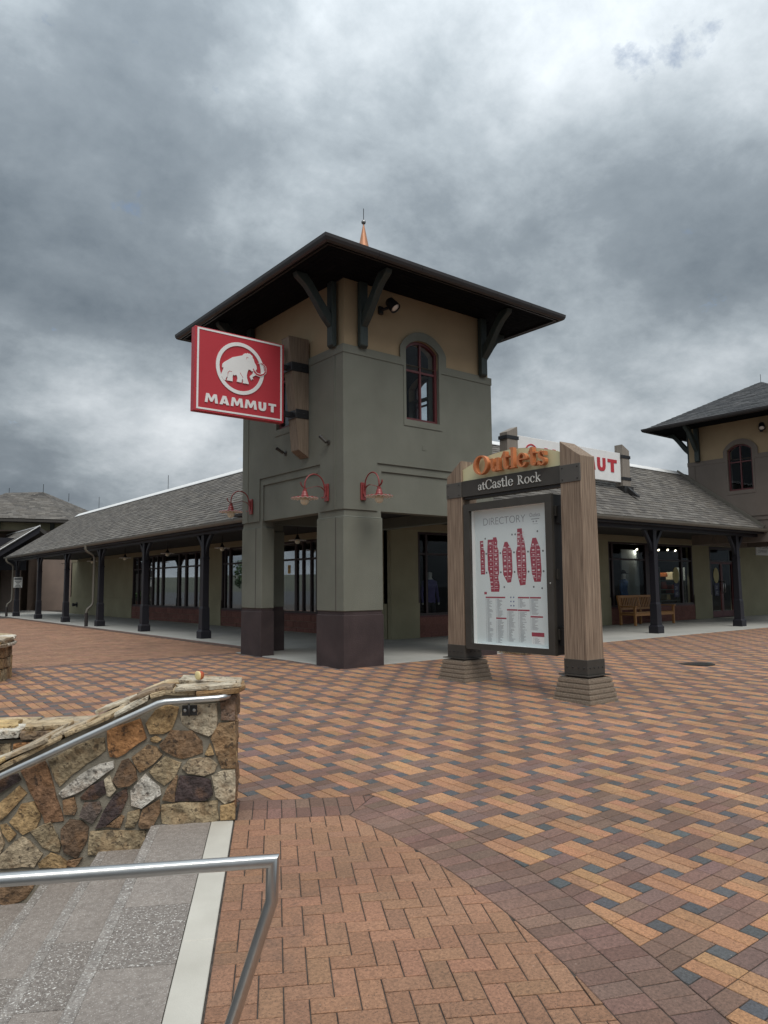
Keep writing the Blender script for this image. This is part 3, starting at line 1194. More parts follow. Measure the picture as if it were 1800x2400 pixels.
wall = thing('stone_wall', 'rough fieldstone wall with flagstone top sloping down beside the steps', 'wall', LP(.2, .5, -.4))
mb = MB()
prof = [(.012, -1.9), (.012, wtop(0) - .01), (.5, wtop(.5) - .005), (3.6, wtop(3.6) - .005), (3.6, -1.9)]
mb.plate([prof], LP(.0, 0), E2, Z3, E1, .012, WT)
mb.build('mortar_core', 'mortar', wall)
for i, (k, p) in enumerate(STONES):
    stone(p, SC[k], LP(.012, 0), E2, Z3, -E1, .024, 'stone', wall, i + 1)
rnd = random.Random(21)
NT_, NZ_ = 10, 12
cr_ = {(a, b): (1.70 + a * .19 + (.05 if b % 2 else 0) + rnd.uniform(-.04, .04), -1.62 + b * .16 + rnd.uniform(-.03, .03)) for a in range(NT_ + 1) for b in range(NZ_ + 1)}
for a in range(NT_):                # the same masonry going on down the wall
    for b in range(NZ_):
        q = [cr_[a, b], cr_[a + 1, b], cr_[a + 1, b + 1], cr_[a, b + 1]]
        if any(z_ > wtop(t_) - .03 for t_, z_ in q) or max(p[0] for p in q) > 3.58:
            continue
        cx_, cz_ = sum(p[0] for p in q) / 4, sum(p[1] for p in q) / 4
        q = [(cx_ + (p[0] - cx_) * .90, cz_ + (p[1] - cz_) * .88) for p in q]
        stone(q[::-1], SC[rnd.choice(['oc', 'ol', 'br', 'cb', 'bo', 'dp', 'gw', 'ru', 'db'])], LP(.012, 0), E2, Z3, -E1, .024, 'stone', wall, 800 + a * 20 + b)
rnd = random.Random(5)
# end face of the wall (towards the plaza) and the back, laid roughly in courses
zz = -.2
i = 100
while zz < .56:
    h = rnd.uniform(.12, .2)
    h = min(h, .6 - zz)
    m_ = rnd.uniform(.14, .26)
    for a, b in ((.015, m_ - .012), (m_ + .012, WT - .01)):
        p = [(a, zz + .01), (b, zz + .012), (b - rnd.uniform(0, .02), zz + h - .012), (a + rnd.uniform(0, .02), zz + h - .008)]
        stone(p, SC[rnd.choice(['bo', 'br', 'db', 'oc', 'rb'])], LP(0, .012), E1, Z3, -E2, .02, 'stone', wall, i)
        i += 1
    zz += h
capcol = [(.46, .37, .25), (.57, .53, .45), (.24, .18, .13), (.50, .37, .19), (.42, .36, .28), (.64, .62, .57)]
k = 0
for lay_, (up0, th0, sh) in enumerate(((.026, .034, .0), (.052, .027, .17))):
    tpos = -.04 + (sh if lay_ else 0) - (.17 if lay_ else 0)
    while tpos < 3.5:
        l = rnd.uniform(.22, .46) if tpos > .02 else (.44 if lay_ else .30)
        t1 = min(tpos + l, 3.55)
        cuts = [-.015 - rnd.uniform(0, .045), rnd.uniform(.13, .26), WT + .03]
        if lay_ and tpos > .3 and rnd.random() < .3:
            cuts = cuts[:2] if rnd.random() < .5 else [cuts[1], cuts[2]]
        for s0, s1 in zip(cuts[:-1], cuts[1:]):
            sk = rnd.uniform(-.06, .06)
            loop = [LP(s0, tpos + .004).xy, LP((s0 + s1) / 2, tpos + .004 + sk).xy, LP(s1 - .006, tpos + .004 + sk * .5).xy, LP(s1 - .006, t1 + sk * .5).xy, LP((s0 + s1) / 2, t1 - rnd.uniform(0, .04)).xy, LP(s0, t1).xy]
            up = up0 + rnd.uniform(-.004, .010)
            off = rnd.uniform(-.015, .015)

            def zf(x, y, up=up, off=off, tm=(tpos + t1) / 2):
                t = ST(x, y)[1]
                return wtop(max(t, 0)) + up + off * (t - tm) * 6
            cc_ = capcol[rnd.randrange(6)]
            if tpos < .02:
                cc_ = (.30, .19, .10) if lay_ == 0 else (.47, .42, .34)
            capstone([tuple(q) for q in loop], 0, th0, cc_, wall, 200 + k, zf)
            k += 1
        tpos = t1 + .004

# low wall behind it, further down
wall2 = thing('stone_wall', 'low planter wall of upright stones capped with ragged flags behind the step wall', 'wall', LP(1.1, 2.4, -.3))
S2 = .82
mb = MB()
for (t0, t1, s0, s1, z1) in ((1.36, 6.0, S2 + .02, S2 + .55, .22),):
    P = [LP(s, t, z) for z in (-1.9, z1) for s, t in ((s0, t0), (s1, t0), (s1, t1), (s0, t1))]
    mb.add(P, [(0, 1, 2, 3), (4, 7, 6, 5), (0, 4, 5, 1), (1, 5, 6, 2), (2, 6, 7, 3), (3, 7, 4, 0)])
mb.build('mortar_core', 'mortar', wall2)
t = 1.37
i = 400
while t < 3.4:
    w = rnd.uniform(.09, .2)
    z0 = -.6
    for z1 in (-.26 + rnd.uniform(-.05, .05), .2):
        p = [(t + .006, z0 + .008), (t + w - .006, z0 + .008), (t + w - .008 - rnd.uniform(0, .02), z1 - .01), (t + .01 + rnd.uniform(0, .02), z1 - .006)]
        stone(p, SC[rnd.choice(['oc', 'cb', 'ol', 'bo', 'cr', 'ru'])], LP(S2 + .02, 0), E2, Z3, -E1, .04, 'stone', wall2, i)
        i += 1
        z0 = z1
    t += w
t = 1.25
k = 0
while t < 3.6:
    l = rnd.uniform(.25, .5)
    for (s0, s1) in ((S2 - .05, S2 + rnd.uniform(.2, .3)), (None, S2 + .6)):
        if s0 is None:
            s0 = s1p + .006
        s1p = s1
        loop = [tuple(LP(s0, t).xy), tuple(LP(s1, t + rnd.uniform(-.03, .03)).xy), tuple(LP(s1, t + l - .005).xy), tuple(LP(s0, t + l - .005).xy)]
        capstone(loop, .22 + rnd.uniform(.045, .085), .06, capcol[rnd.randrange(6)], wall2, 500 + i)
        i += 1
    t += l
for (t0, s0) in ((1.28, S2 - .02), (1.7, S2 + .05), (2.1, S2 - .03)):
    loop = [tuple(LP(s0, t0).xy), tuple(LP(s0 + .28, t0 + .04).xy), tuple(LP(s0 + .25, t0 + .36).xy), tuple(LP(s0 - .01, t0 + .33).xy)]
    capstone(loop, .325, .035, capcol[(i * 3) % 6], wall2, 600 + i)
    i += 1

# round planter wall at the left edge
pl_c = Vector((-6.26, 3.1))
PR = 1.78
planter = thing('planter_wall', 'curved stone planter wall at the left edge of the brick walk', 'planter', (pl_c.x, pl_c.y, 0))
mb = MB()
mb.lathe([(PR - .03, -.1), (PR - .03, .5), (PR - .45, .5), (PR - .45, .35), (0.001, .38)], (pl_c.x, pl_c.y, 0), 40)
mb.build('mortar_core', 'mortar', planter)
i = 700
for row, (z0, z1) in enumerate(((-.02, .17), (.17, .33), (.33, .5))):
    a = R(-100)
    while a < R(80):
        w = rnd.uniform(.14, .3) / PR
        am = a + w / 2
        O_ = Vector((pl_c.x + (PR - .03) * math.cos(am), pl_c.y + (PR - .03) * math.sin(am), 0))
        N_ = Vector((math.cos(am), math.sin(am), 0))
        U_ = Vector((-math.sin(am), math.cos(am), 0))
        h = w * PR / 2 - .008
        p = [(-h, z0 + .01), (h, z0 + .01), (h - rnd.uniform(0, .03), z1 - .008), (-h + rnd.uniform(0, .03), z1 - .01)]
        stone(p, SC[rnd.choice(['oc', 'cb', 'ol', 'bo', 'br'])], O_, U_, Z3, N_, .035, 'stone', planter, i)
        i += 1
        a += w
for lay_, (zt, ro) in enumerate(((.545, .06), (.59, .03), (.63, .05))):
    a = R(-100 + lay_ * 7)
    while a < R(80):
        w = rnd.uniform(.3, .5) / PR
        loop = [(pl_c.x + r * math.cos(q), pl_c.y + r * math.sin(q)) for r, q in ((PR + ro, a + .01), (PR + ro, a + w / 2), (PR + ro, a + w - .01), (PR - .35, a + w - .01), (PR - .35, a + .01))]
        capstone(loop, zt, .05, capcol[rnd.randrange(6)], planter, i)
        i += 1
        a += w

# ------------------------------------------------------------------ handrails
ra = thing('wall_handrail', 'stainless handrail bracketed to the stone wall', 'handrail', LP(-.08, .5, .6))
rr = .0215
pth = [LP(.02, .045, .625), LP(-.05, .05, .625), LP(-.078, .075, .622), LP(-.082, .11, .618)]
pth += [LP(-.082, .451, .603), LP(-.082, .50, .593), LP(-.082, 1.477, .164), LP(-.082, 3.4, -.68)]
MB().tube(pth, rr, 16).build('rail', 'steel', ra, smooth=True, flat_angle=50)
for (t_, z_) in ((.30, .565), (2.2, -.2)):
    mb = MB()
    mb.box(-.05, .05, -.035, .035, 0, .008, Matrix.Translation(LP(-.028, t_, z_ - .03)) @ Matrix(((E2.x, 0, -E1.x, 0), (E2.y, 0, -E1.y, 0), (0, 1, 0, 0), (0, 0, 0, 1))))
    mb.build('bracket_plate', 'bronze_dark', ra, bevel=.002)
    MB().tube([LP(-.03, t_, z_ - .06), LP(-.06, t_, z_ - .06), LP(-.082, t_, z_ - .04), LP(-.082, t_, z_ + .02)], .008, 8).build('bracket_arm', 'bronze_dark', ra, smooth=True)
    for dt in (-.03, .03):
        MB().lathe([(.011, 0), (.011, .006), (.006, .011)], LP(-.036, t_ + dt, z_ - .03), 10, axis=-E1).build('bolt', 'steel', ra)

FS = -2.8
rb_ = thing('stair_handrail', 'stainless steel handrail with mitred end and bent leg in the foreground', 'handrail', LP(FS, 0, gz(FS, 0)))
zr = .511
p0 = LP(FS, -.264, zr - .018)
mb = MB().tube([LP(FS, 2.2, zr - .03 - .36), LP(FS, 1.45, zr - .028), p0, LP(FS, -.262, .372), LP(FS, -.135, .0), LP(FS, -.045, gz(FS, 0) + .0)], .0205, 20)
mb.build('rail', 'steel', rb_, smooth=True, flat_angle=40)
MB().lathe([(.055, 0), (.055, .006), (.03, .008)], LP(FS, -.043, gz(FS, 0) + .001), 20).build('floor_flange', 'steel', rb_, smooth=True, flat_angle=40)
MB().tube([LP(FS, 2.2, zr - .39), LP(FS, 2.2, -1.0)], .0205, 16).build('post', 'steel', rb_, smooth=True, flat_angle=40)

# half-eaten apple left on the wall
ap = thing('apple_core', 'half-eaten red apple left on top of the stone wall', 'apple', LP(.13, .262, .712))
ac = LP(.13, .262, .712)
mb = MB()
nn, mmr = 16, 9
for a in range(mmr + 1):
    ph = math.pi * a / mmr
    for b in range(nn):
        th_ = 2 * math.pi * b / nn
        r_ = .041 * (math.sin(ph) ** .8)
        x_, y_, z_ = r_ * math.cos(th_), r_ * math.sin(th_), .036 + .036 * math.cos(ph) - (.010 * (1 - math.sin(ph)) ** 2 * math.cos(ph))
        bite = 0
        if math.cos(th_ + 3.1) > .1:
            bite = (math.cos(th_ + 3.1) - .1) * math.sin(ph) * .030
        mb.v.append(tuple(ac + Vector((x_ - bite * math.cos(-3.1), y_ - bite * math.sin(-3.1), z_ + mnoise.noise(Vector((x_ * 60, y_ * 60, z_ * 60))) * (.004 if bite else .001)))))
        mb.c.append((1, 1, 1))
for a in range(mmr):
    for b in range(nn):
        mb.f.append((a * nn + b, (a + 1) * nn + b, (a + 1) * nn + (b + 1) % nn, a * nn + (b + 1) % nn))
        mb.m.append(1 if math.cos(2 * math.pi * (b + .5) / nn + 3.1) > .12 and 1 <= a <= mmr - 2 else 0)
mb.build('fruit', ['apple_red', 'apple_flesh'], ap, smooth=True)
MB().tube([ac + Vector((0, 0, .054)), ac + Vector((.004, .002, .07))], .0016, 6).build('stem', 'bark', ap)

# drain cover in the plaza
dr = thing('drain_cover', 'round iron drain grate set into the brick plaza', 'drain', (5.25, -3.3, G(5.25, -3.3)))
mb = MB()
mb.lathe([(.30, 0), (.30, .006), (.265, .006), (.265, .001)], (5.25, -3.3, G(5.25, -3.3)), 36)
mb.build('rim', 'grate', dr)
for q in range(-6, 7):
    y_ = q * .04
    hw = math.sqrt(.265 ** 2 - y_ ** 2)
    bx('bar', 'grate', dr, 5.25 - hw, 5.25 + hw, -3.3 + y_ - .012, -3.3 + y_ + .012, G(5.25, -3.3) + .0015, G(5.25, -3.3) + .006)

# ------------------------------------------------------------------ roofs, windows, walls: shared builders
SHING = [(.118, .108, .096), (.142, .131, .118), (.098, .09, .082), (.160, .147, .13), (.128, .115, .10)]
SHING_D = [(.060, .062, .066), (.075, .077, .080), (.05, .052, .056), (.088, .088, .09)]


def shingles(poly, eave_a, eave_b, up, parent, cols, expo=.145, tab=.30, cap=290, name='shingle', seed=1, lift=0.0):
    """real overlapping shingle tabs on the roof plane through eave_a, eave_b and rising along up; poly: plan outline in (along, upslope)"""
    rnd_ = random.Random(seed)
    A, B = Vector(eave_a), Vector(eave_b)
    U = (B - A).normalized()
    Vv = Vector(up).normalized()
    N = U.cross(Vv)
    if N.z < 0:
        N = -N
    O = A + N * lift
    pieces = []
    v1 = max(p[1] for p in poly)
    u0, u1 = min(p[0] for p in poly), max(p[0] for p in poly)
    r = 0
    while r * expo < v1:
        va, vb = r * expo - .002, (r + 1) * expo + .02
        u = u0 - rnd_.uniform(0, tab)
        while u < u1:
            w = tab * rnd_.uniform(.55, 1.15)
            drop = rnd_.choice((0, 0, .018))
            q = [(u + .002, va + drop), (u + w - .002, va + drop), (u + w - .002, vb), (u + .002, vb)]
            for k in range(len(poly)):
                a, b = poly[k], poly[(k + 1) % len(poly)]
                dx, dy = b[0] - a[0], b[1] - a[1]
                l = math.hypot(dx, dy)
                if len(q) > 2:
                    q = clip(q, dy / l, -dx / l, (dy * a[0] - dx * a[1]) / l + .001)
            if len(q) > 2 and abs(area(q)) > .003:
                pieces.append((q, va, rnd_.choice(cols), rnd_.uniform(.85, 1.12), rnd_.uniform(.010, .017)))
            u += w
        r += 1

    def put(mb, pc):
        q, va, c, k, th_ = pc
        mb.col = tuple(x * k for x in c)

        def P(p, top):
            f = (p[1] - va) / (expo + .02)
            return O + U * p[0] + Vv * p[1] + N * ((th_ * (1 - f) + .003) if top else (-.004))
        n = len(q)
        mb.add([P(p, True) for p in q] + [P(p, False) for p in q], [tuple(range(n))] + [(i, n + i, n + (i + 1) % n, (i + 1) % n) for i in range(n)])
    sc = []
    for i, pc in enumerate(pieces):
        c = O + U * pc[0][0][0] + Vv * pc[0][0][1]
        a = pix(c)
        vis = a and 0 < a[0] < 1 and 0 < a[1] < 1 and N.dot(CAM - c) > 0
        if vis and name == 'shingle' and parent is left_wing_ref[0] and c.y < 8.7 + (c.x - 1.0) * 2.0:
            vis = False
        sc.append((0 if vis else 1, a[2] if a else 999, i))
    sc.sort()
    own = {i for v, d, i in sc[:cap] if v == 0}
    rest = MB()
    for i, pc in enumerate(pieces):
        if i in own:
            mb = MB()
            put(mb, pc)
            mb.build(name, 'shingle', parent, attr=True)
        else:
            put(rest, pc)
    if rest.v:
        o = rest.build(name + '_field', 'shingle', parent, attr=True)
        o['kind'] = 'stuff'


left_wing_ref = [None]


def arch(u0, u1, z0, zs, zt, n=14):
    """window outline: sill z0, springing zs, crown zt"""
    c = (u0 + u1) / 2
    h = (u1 - u0) / 2
    rise = zt - zs
    rad = (h * h + rise * rise) / (2 * rise)
    a0 = math.asin(min(1, h / rad))
    pts = [(u0, z0), (u1, z0)]
    for i in range(n + 1):
        a = a0 - 2 * a0 * i / n
        pts.append((c + rad * math.sin(a), zt - rad + rad * math.cos(a)))
    return pts


def shop_window(parent, O, U, N, u0, u1, z0, z1, mull, trans, gmat='glass'):
    """shop front: dark frame (part) with mullions and panes (sub-parts). O + U u, outward normal N"""
    O, U, N = Vector(O), Vector(U), Vector(N)

    def slab(mb, a, b, za, zb, d0, d1):
        mb.plate([[(a, za), (b, za), (b, zb), (a, zb)]], O, U, Z3, N, d0, d1)
    mb = MB()
    f = .06
    mb.plate([[(u0, z0), (u1, z0), (u1, z1), (u0, z1)], [(u0 + f, z0 + f), (u0 + f, z1 - f), (u1 - f, z1 - f), (u1 - f, z0 + f)]], O, U, Z3, N, -.09, .035)
    w = mb.build('window', 'shop_frame', parent)
    mb = MB()
    slab(mb, u0 - .02, u1 + .02, z0 - .045, z0 - .001, -.06, .06)
    mb.build('sill', 'red_frame', w, bevel=.004)
    edges = [u0 + f]
    for m_ in mull:
        hw = m_[1] / 2
        mb = MB()
        slab(mb, m_[0] - hw, m_[0] + hw, z0 + f, z1 - f, -.08, .02)
        mb.build('mullion', 'shop_frame', w)
        edges += [m_[0] - hw, m_[0] + hw]
    edges.append(u1 - f)
    for a, b in zip(edges[0::2], edges[1::2]):
        if b - a < .03:
            continue
        mb = MB()
        slab(mb, a, b, trans - .03, trans + .03, -.07, .01)
        mb.build('transom', 'shop_frame', w)
        for za, zb in ((z0 + f, trans - .03), (trans + .03, z1 - f)):
            mb = MB()
            slab(mb, a, b, za, zb, -.035, -.027)
            mb.build('pane', gmat, w)
    return w


def blocks(parent, O, U, N, u0, u1, z0, z1, bl=.40, bh=.2):
    """split-face blocks, each its own piece, over a recessed mortar back"""
    O, U, N = Vector(O), Vector(U), Vector(N)
    mb = MB()
    mb.plate([[(u0, z0), (u1, z0), (u1, z1), (u0, z1)]], O, U, Z3, N, -.2, .012)
    mb.build('mortar_back', 'mortar', parent)
    r = 0
    rnd_ = random.Random(int(u0 * 100))
    z = z1
    while z > z0 + .02:
        za = max(z - bh, z0)
        u = u0 - (bl / 2 if r % 2 else 0)
        while u < u1:
            a, b = max(u, u0) + .005, min(u + bl, u1) - .005
            if b - a > .03:
                mb = MB()
                d = .03 + rnd_.uniform(0, .008)
                mb.plate([[(a, za + .005), (b, za + .005), (b, z - .005), (a, z - .005)]], O, U, Z3, N, 0, d)
                mb.build('block', 'cmu', parent, bevel=.006)
            u += bl
        z = za
        r += 1


def wall_plate(parent, name, m, O, U, N, loops, d0, d1):
    mb = MB()
    mb.plate(loops, O, U, Z3, N, d0, d1)
    return mb.build(name, m, parent)


def gutter(mb, a, b, out, r=.075):
    """half-round gutter from a to b; out is the outward direction"""
    a, b, out = Vector(a), Vector(b), Vector(out)
    prof = [(-.5, .5), (-.5, -.3), (-.2, -.75), (.25, -.9), (.65, -.65), (.9, -.1), (.95, .5), (.80, .5), (.5, .1)]
    n = len(prof)
    P = [p + out * (q[0] * r) + Z3 * (q[1] * r) for p in (a, b) for q in prof]
    fs = [(i, (i + 1) % n, n + (i + 1) % n, n + i) for i in range(n)] + [tuple(range(n))[::-1], tuple(n + i for i in range(n))]
    mb.add(P, fs)


# ------------------------------------------------------------------ towers
TW = 3.70
PW = .845


def tower(O, label, wallm, lowm, tanm, frame_m, spire, shingle_roof, open_base, windows='all', seed=3):
    ox, oy = O
    t = thing('tower', label, 'tower', (ox, oy, 0))
    faces = [((ox, oy + TW), Vector((0, -1, 0)), Vector((-1, 0, 0)), 'L'), ((ox, oy), Vector((1, 0, 0)), Vector((0, -1, 0)), 'R'),
             ((ox + TW, oy), Vector((0, 1, 0)), Vector((1, 0, 0)), 'B'), ((ox + TW, oy + TW), Vector((-1, 0, 0)), Vector((0, 1, 0)), 'C')]
    if open_base:
        TH_ = .29                      # the two outer piers are shallow, the corner one is square
        for cx, cy, wx, wy in ((PW / 2, PW / 2, PW, PW), (TH_ / 2, TW - PW / 2, TH_, PW), (TW - PW / 2, TH_ / 2, PW, TH_), (.70, 3.93, .70, .38), (3.93, .62, .38, .5)):
            cx += ox
            cy += oy
            p = MB().frustum(cx, cy, .936, wx, 2.552, wx, wy, wy).build('pier', lowm, t, bevel=.012)
            mb = MB().frustum(cx, cy, 2.553, wx - .004, 2.572, wx - .04, wy - .004, wy - .04)
            mb.frustum(cx, cy, 2.5725, wx - .042, 2.72, wx - .042, wy - .042, wy - .042)
            mb.build('pier_neck', wallm, p)
            MB().frustum(cx, cy, -.02 if cx > 1 or cy > 1 else -.05, wx + .008, .874, wx + .008, wy + .008, wy + .008).build('plinth', 'plinth', p, bevel=.008)
            MB().frustum(cx, cy, .8745, wx - .035, .9355, wx - .035, wy - .035, wy - .035).build('plinth_reveal', 'plinth', p)
            if cx < .6:
                mb = MB()
                mb.box(cx - wx / 2 - .0035, cx - wx / 2, cy - wy / 2 + .235, cy - wy / 2 + .247, .94, 2.55)
                mb.build('joint_bead', 'plinth', p)
        mb = MB()
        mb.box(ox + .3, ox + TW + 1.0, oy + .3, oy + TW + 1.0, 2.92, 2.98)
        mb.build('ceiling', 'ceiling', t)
    zb = 2.684
    hole = arch(1.42, 2.25, 4.43, 5.80, 5.99)
    for P0, U, N, nm in faces:
        P0 = Vector((P0[0], P0[1], 0))
        H = [list(reversed(hole))]
        # structural wall, lower colour and upper colour
        e = .302 if nm in 'LB' else .052
        wall_plate(t, 'wall_core', wallm, P0, U, N, [[(e, zb + .002), (TW - e, zb + .002), (TW - e, 5.50), (e, 5.50)], [(1.42, 4.43), (1.42, 5.498), (2.25, 5.498), (2.25, 4.43)]], -.30, -.052)
        cz = [p for p in hole if p[1] > 5.5]
        upper = [(e, 5.502), (1.42, 5.502)] + [(1.42, 5.80)] + [p for p in reversed(hole[3:-1])] + [(2.25, 5.80), (2.25, 5.502), (TW - e, 5.502), (TW - e, 6.80), (e, 6.80)]
        wall_plate(t, 'upper_wall', tanm, P0, U, N, [upper], -.30, -.035)
        e2 = .052 if nm in 'LB' else .0252
        wall_plate(t, 'inner_panel', wallm, P0, U, N, [[(e2, zb), (PW, zb), (PW, 3.405), (TW - PW, 3.405), (TW - PW, zb), (TW - e2, zb), (TW - e2, 5.53), (2.251, 5.53), (2.251, 4.429), (1.419, 4.429), (1.419, 5.53), (e2, 5.53)]], -.0515, -.0255)
        e3 = .0255 if nm in 'LB' else 0
        out = [(e3, zb), (.735, zb), (.735, 3.545), (TW - .735, 3.545), (TW - .735, zb), (TW - e3, zb), (TW - e3, 5.57), (2.43, 5.57), (2.43, 5.79)]
        sur = arch(1.30, 2.43, 0, 5.79, 6.145)[2:]
        out = [(e3, zb), (.735, zb), (.735, 3.545), (TW - .735, 3.545), (TW - .735, zb), (TW - e3, zb), (TW - e3, 5.57), (2.43, 5.57)] + sur + [(1.30, 5.57), (e3, 5.57)]
        wall_plate(t, 'stucco_face', wallm, P0, U, N, [out, list(reversed(hole))], -.025, 0)
        # trim: band below the colour change and the surround of the window
        band = [(0 if nm in 'RC' else -.012, 5.44), (1.285, 5.44), (1.285, 5.586), (0 if nm in 'RC' else -.012, 5.586)]
        for bnd in (band, [(TW - q[0], q[1]) for q in band][::-1]):
            wall_plate(t, 'band', wallm, P0, U, N, [bnd], .0005, .012)
        so = arch(1.285, 2.445, 4.33, 5.80, 6.16)
        so[0], so[1] = (1.36, 4.33), (2.31, 4.33)
        so.insert(2, (2.31, 4.36))
        so = [(1.285, 5.44), (1.36, 5.44), (1.36, 4.31), (2.31, 4.31), (2.31, 5.44), (2.445, 5.44)] + arch(1.285, 2.445, 0, 5.80, 6.16)[2:]
        wall_plate(t, 'window_surround', wallm, P0, U, N, [so, list(reversed(hole))], .0005, .013)
        # window
        fr = arch(1.425, 2.245, 4.435, 5.80, 5.985)
        fi = arch(1.475, 2.195, 4.485, 5.785, 5.935)
        w = wall_plate(t, 'window', frame_m, P0, U, N, [fr, list(reversed(fi))], -.12, -.055)
        wall_plate(w, 'mullion', frame_m, P0, U, N, [[(1.815, 4.486), (1.855, 4.486), (1.855, 5.933), (1.815, 5.933)]], -.11, -.065)
        for a, b in ((1.476, 1.814), (1.856, 2.194)):
            wall_plate(w, 'glazing_bar', frame_m, P0, U, N, [[(a, 5.375), (b, 5.375), (b, 5.415), (a, 5.415)]], -.105, -.07)
            wall_plate(w, 'pane', 'glass_dark', P0, U, N, [[(a, 4.486), (b, 4.486), (b, 5.374), (a, 5.374)]], -.092, -.086)
            top = [(u, z - .002) for u, z in fi[2:] if a <= u <= b]
            pn = [(a, 5.416), (b, 5.416)]
            zt = lambda u: 5.935 - (u - 1.835) ** 2 / .72 * .83
            pn += [(b, zt(b))] + [(a + (b - a) * k / 5, zt(a + (b - a) * k / 5)) for k in (4, 3, 2, 1)] + [(a, zt(a))]
            wall_plate(w, 'pane', 'glass_dark', P0, U, N, [pn], -.092, -.086)
        # added dark lining: the gloom of the unlit inside put into its colour
        li = .313 if nm in 'LB' else .331
        wall_plate(t, 'inside_shade_lining', 'interior', P0, U, N, [[(li, 4.11), (TW - li, 4.11), (TW - li, 6.795), (li, 6.795)], list(reversed(hole))], -.312, -.301)
        # corner pilaster strips in the upper wall, brackets under the eaves
        for u in (.31, 3.345):
            br = MB()
            bw = .165
            Ob = P0 + U * u
            br.plate([[(.0, 5.60), (.05, 5.56), (.105, 5.60), (.105, 6.765), (0, 6.765)]], Ob + U * 0, N, Z3, U, 0, bw)
            b_ = br.build('eave_bracket', 'green_timber', t, bevel=.01)
            mb = MB()
            mb.plate([[(.106, 5.93), (.25, 6.08), (.50, 6.42), (.62, 6.56), (.80, 6.69), (.83, 6.762), (.60, 6.762), (.50, 6.66), (.30, 6.40), (.106, 6.16)]], Ob, N, Z3, U, .015, bw - .015)
            mb.build('brace', 'green_timber', b_, bevel=.008)
    # joint bead up the left face
    mb = MB()
    mb.box(ox - .0165, ox - .0005, oy + .243, oy + .2545, 2.7, 5.43)
    mb.build('joint_bead', wallm, t)
    mb = MB()
    mb.box(ox - .012, ox - .0005, oy + TW - .262, oy + TW - .25, 2.7, 5.43)
    mb.build('joint_bead', wallm, t)
    # roof
    OV = .975
    ze = 6.80
    za = 8.42
    c = Vector((ox + TW / 2, oy + TW / 2, 0))
    half = TW / 2 + OV
    mb = MB()
    q = [(c.x - half, c.y - half, ze + .06), (c.x + half, c.y - half, ze + .06), (c.x + half, c.y + half, ze + .06), (c.x - half, c.y + half, ze + .06), (c.x, c.y, za)]
    mb.add(q + [(x, y, ze) for x, y, z in q[:4]], [(0, 1, 4), (1, 2, 4), (2, 3, 4), (3, 0, 4), (5, 8, 7, 6), (0, 5, 6, 1), (1, 6, 7, 2), (2, 7, 8, 3), (3, 8, 5, 0)])
    roof = mb.build('roof', 'roof_under', t)
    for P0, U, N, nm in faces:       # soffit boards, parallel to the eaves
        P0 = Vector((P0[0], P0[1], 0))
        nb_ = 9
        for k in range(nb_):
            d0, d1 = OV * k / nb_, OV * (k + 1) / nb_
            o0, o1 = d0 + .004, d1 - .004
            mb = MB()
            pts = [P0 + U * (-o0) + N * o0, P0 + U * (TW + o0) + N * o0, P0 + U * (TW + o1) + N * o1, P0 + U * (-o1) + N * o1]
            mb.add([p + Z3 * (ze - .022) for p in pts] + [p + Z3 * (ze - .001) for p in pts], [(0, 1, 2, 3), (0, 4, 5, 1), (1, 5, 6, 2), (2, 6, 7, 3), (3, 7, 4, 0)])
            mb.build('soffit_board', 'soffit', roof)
        mb = MB()
        a = P0 + U * (-OV) + N * OV
        b = P0 + U * (TW + OV) + N * OV
        mb.add([a + Z3 * (ze - .06), b + Z3 * (ze - .06), b + Z3 * (ze + .062), a + Z3 * (ze + .062), a - N * .03 + U * .03 + Z3 * (ze - .06), b - N * .03 - U * .03 + Z3 * (ze - .06), b - N * .03 - U * .03 + Z3 * (ze + .062), a - N * .03 + U * .03 + Z3 * (ze + .062)],
               [(0, 1, 2, 3), (4, 7, 6, 5), (0, 4, 5, 1), (3, 2, 6, 7), (0, 3, 7, 4), (1, 5, 6, 2)])
        mb.build('fascia', 'gutter', roof)
        L_ = TW + 2 * OV
        ng = 6
        pr_ = [(-.5, .5), (-.5, -.3), (-.2, -.75), (.25, -.9), (.65, -.65), (.9, -.1), (.95, .5), (.80, .5), (.5, .1)]
        for k in range(ng):              # lengths of half-round gutter, mitred at the corners
            g_ = MB()
            P = []
            for e_, f in ((0, k / ng), (1, (k + 1) / ng)):
                for q in pr_:
                    o_ = .047 + q[0] * .085
                    u_ = L_ * f + (-o_ if (k == 0 and e_ == 0) else o_ if (k == ng - 1 and e_ == 1) else (-.003 if e_ else .003))
                    P.append(a + U * u_ + N * o_ + Z3 * (ze + .01 + q[1] * .085))
            n_ = len(pr_)
            g_.add(P, [(i, (i + 1) % n_, n_ + (i + 1) % n_, n_ + i) for i in range(n_)] + [tuple(range(n_))[::-1], tuple(n_ + i for i in range(n_))])
            g_.build('gutter', 'gutter', roof)
        if shingle_roof:
            A_ = P0 + U * (-OV) + N * OV + Z3 * (ze + .062)
            B_ = P0 + U * (TW + OV) + N * OV + Z3 * (ze + .062)
            up = Vector((c.x, c.y, za + .002)) - (A_ + B_) / 2
            Lh = (B_ - A_).length
            shingles([(0, 0), (Lh, 0), (Lh / 2, up.length)], A_, B_, up, roof, SHING_D, cap=160 if nm == 'L' else 0, seed=seed, name='shingle', tab=.32)
    if spire:
        MB().lathe([(.20, za - .15), (.13, za + .05), (.012, za + .66)], (c.x, c.y, 0), 16).build('spire', 'copper', t, smooth=True, flat_angle=60)
        MB().lathe([(.005, -.05), (.03, -.043), (.048, -.02), (.05, 0), (.048, .02), (.03, .043), (.005, .05)], (c.x, c.y, za + .715), 14).build('spire_ball', 'ball', t, smooth=True)
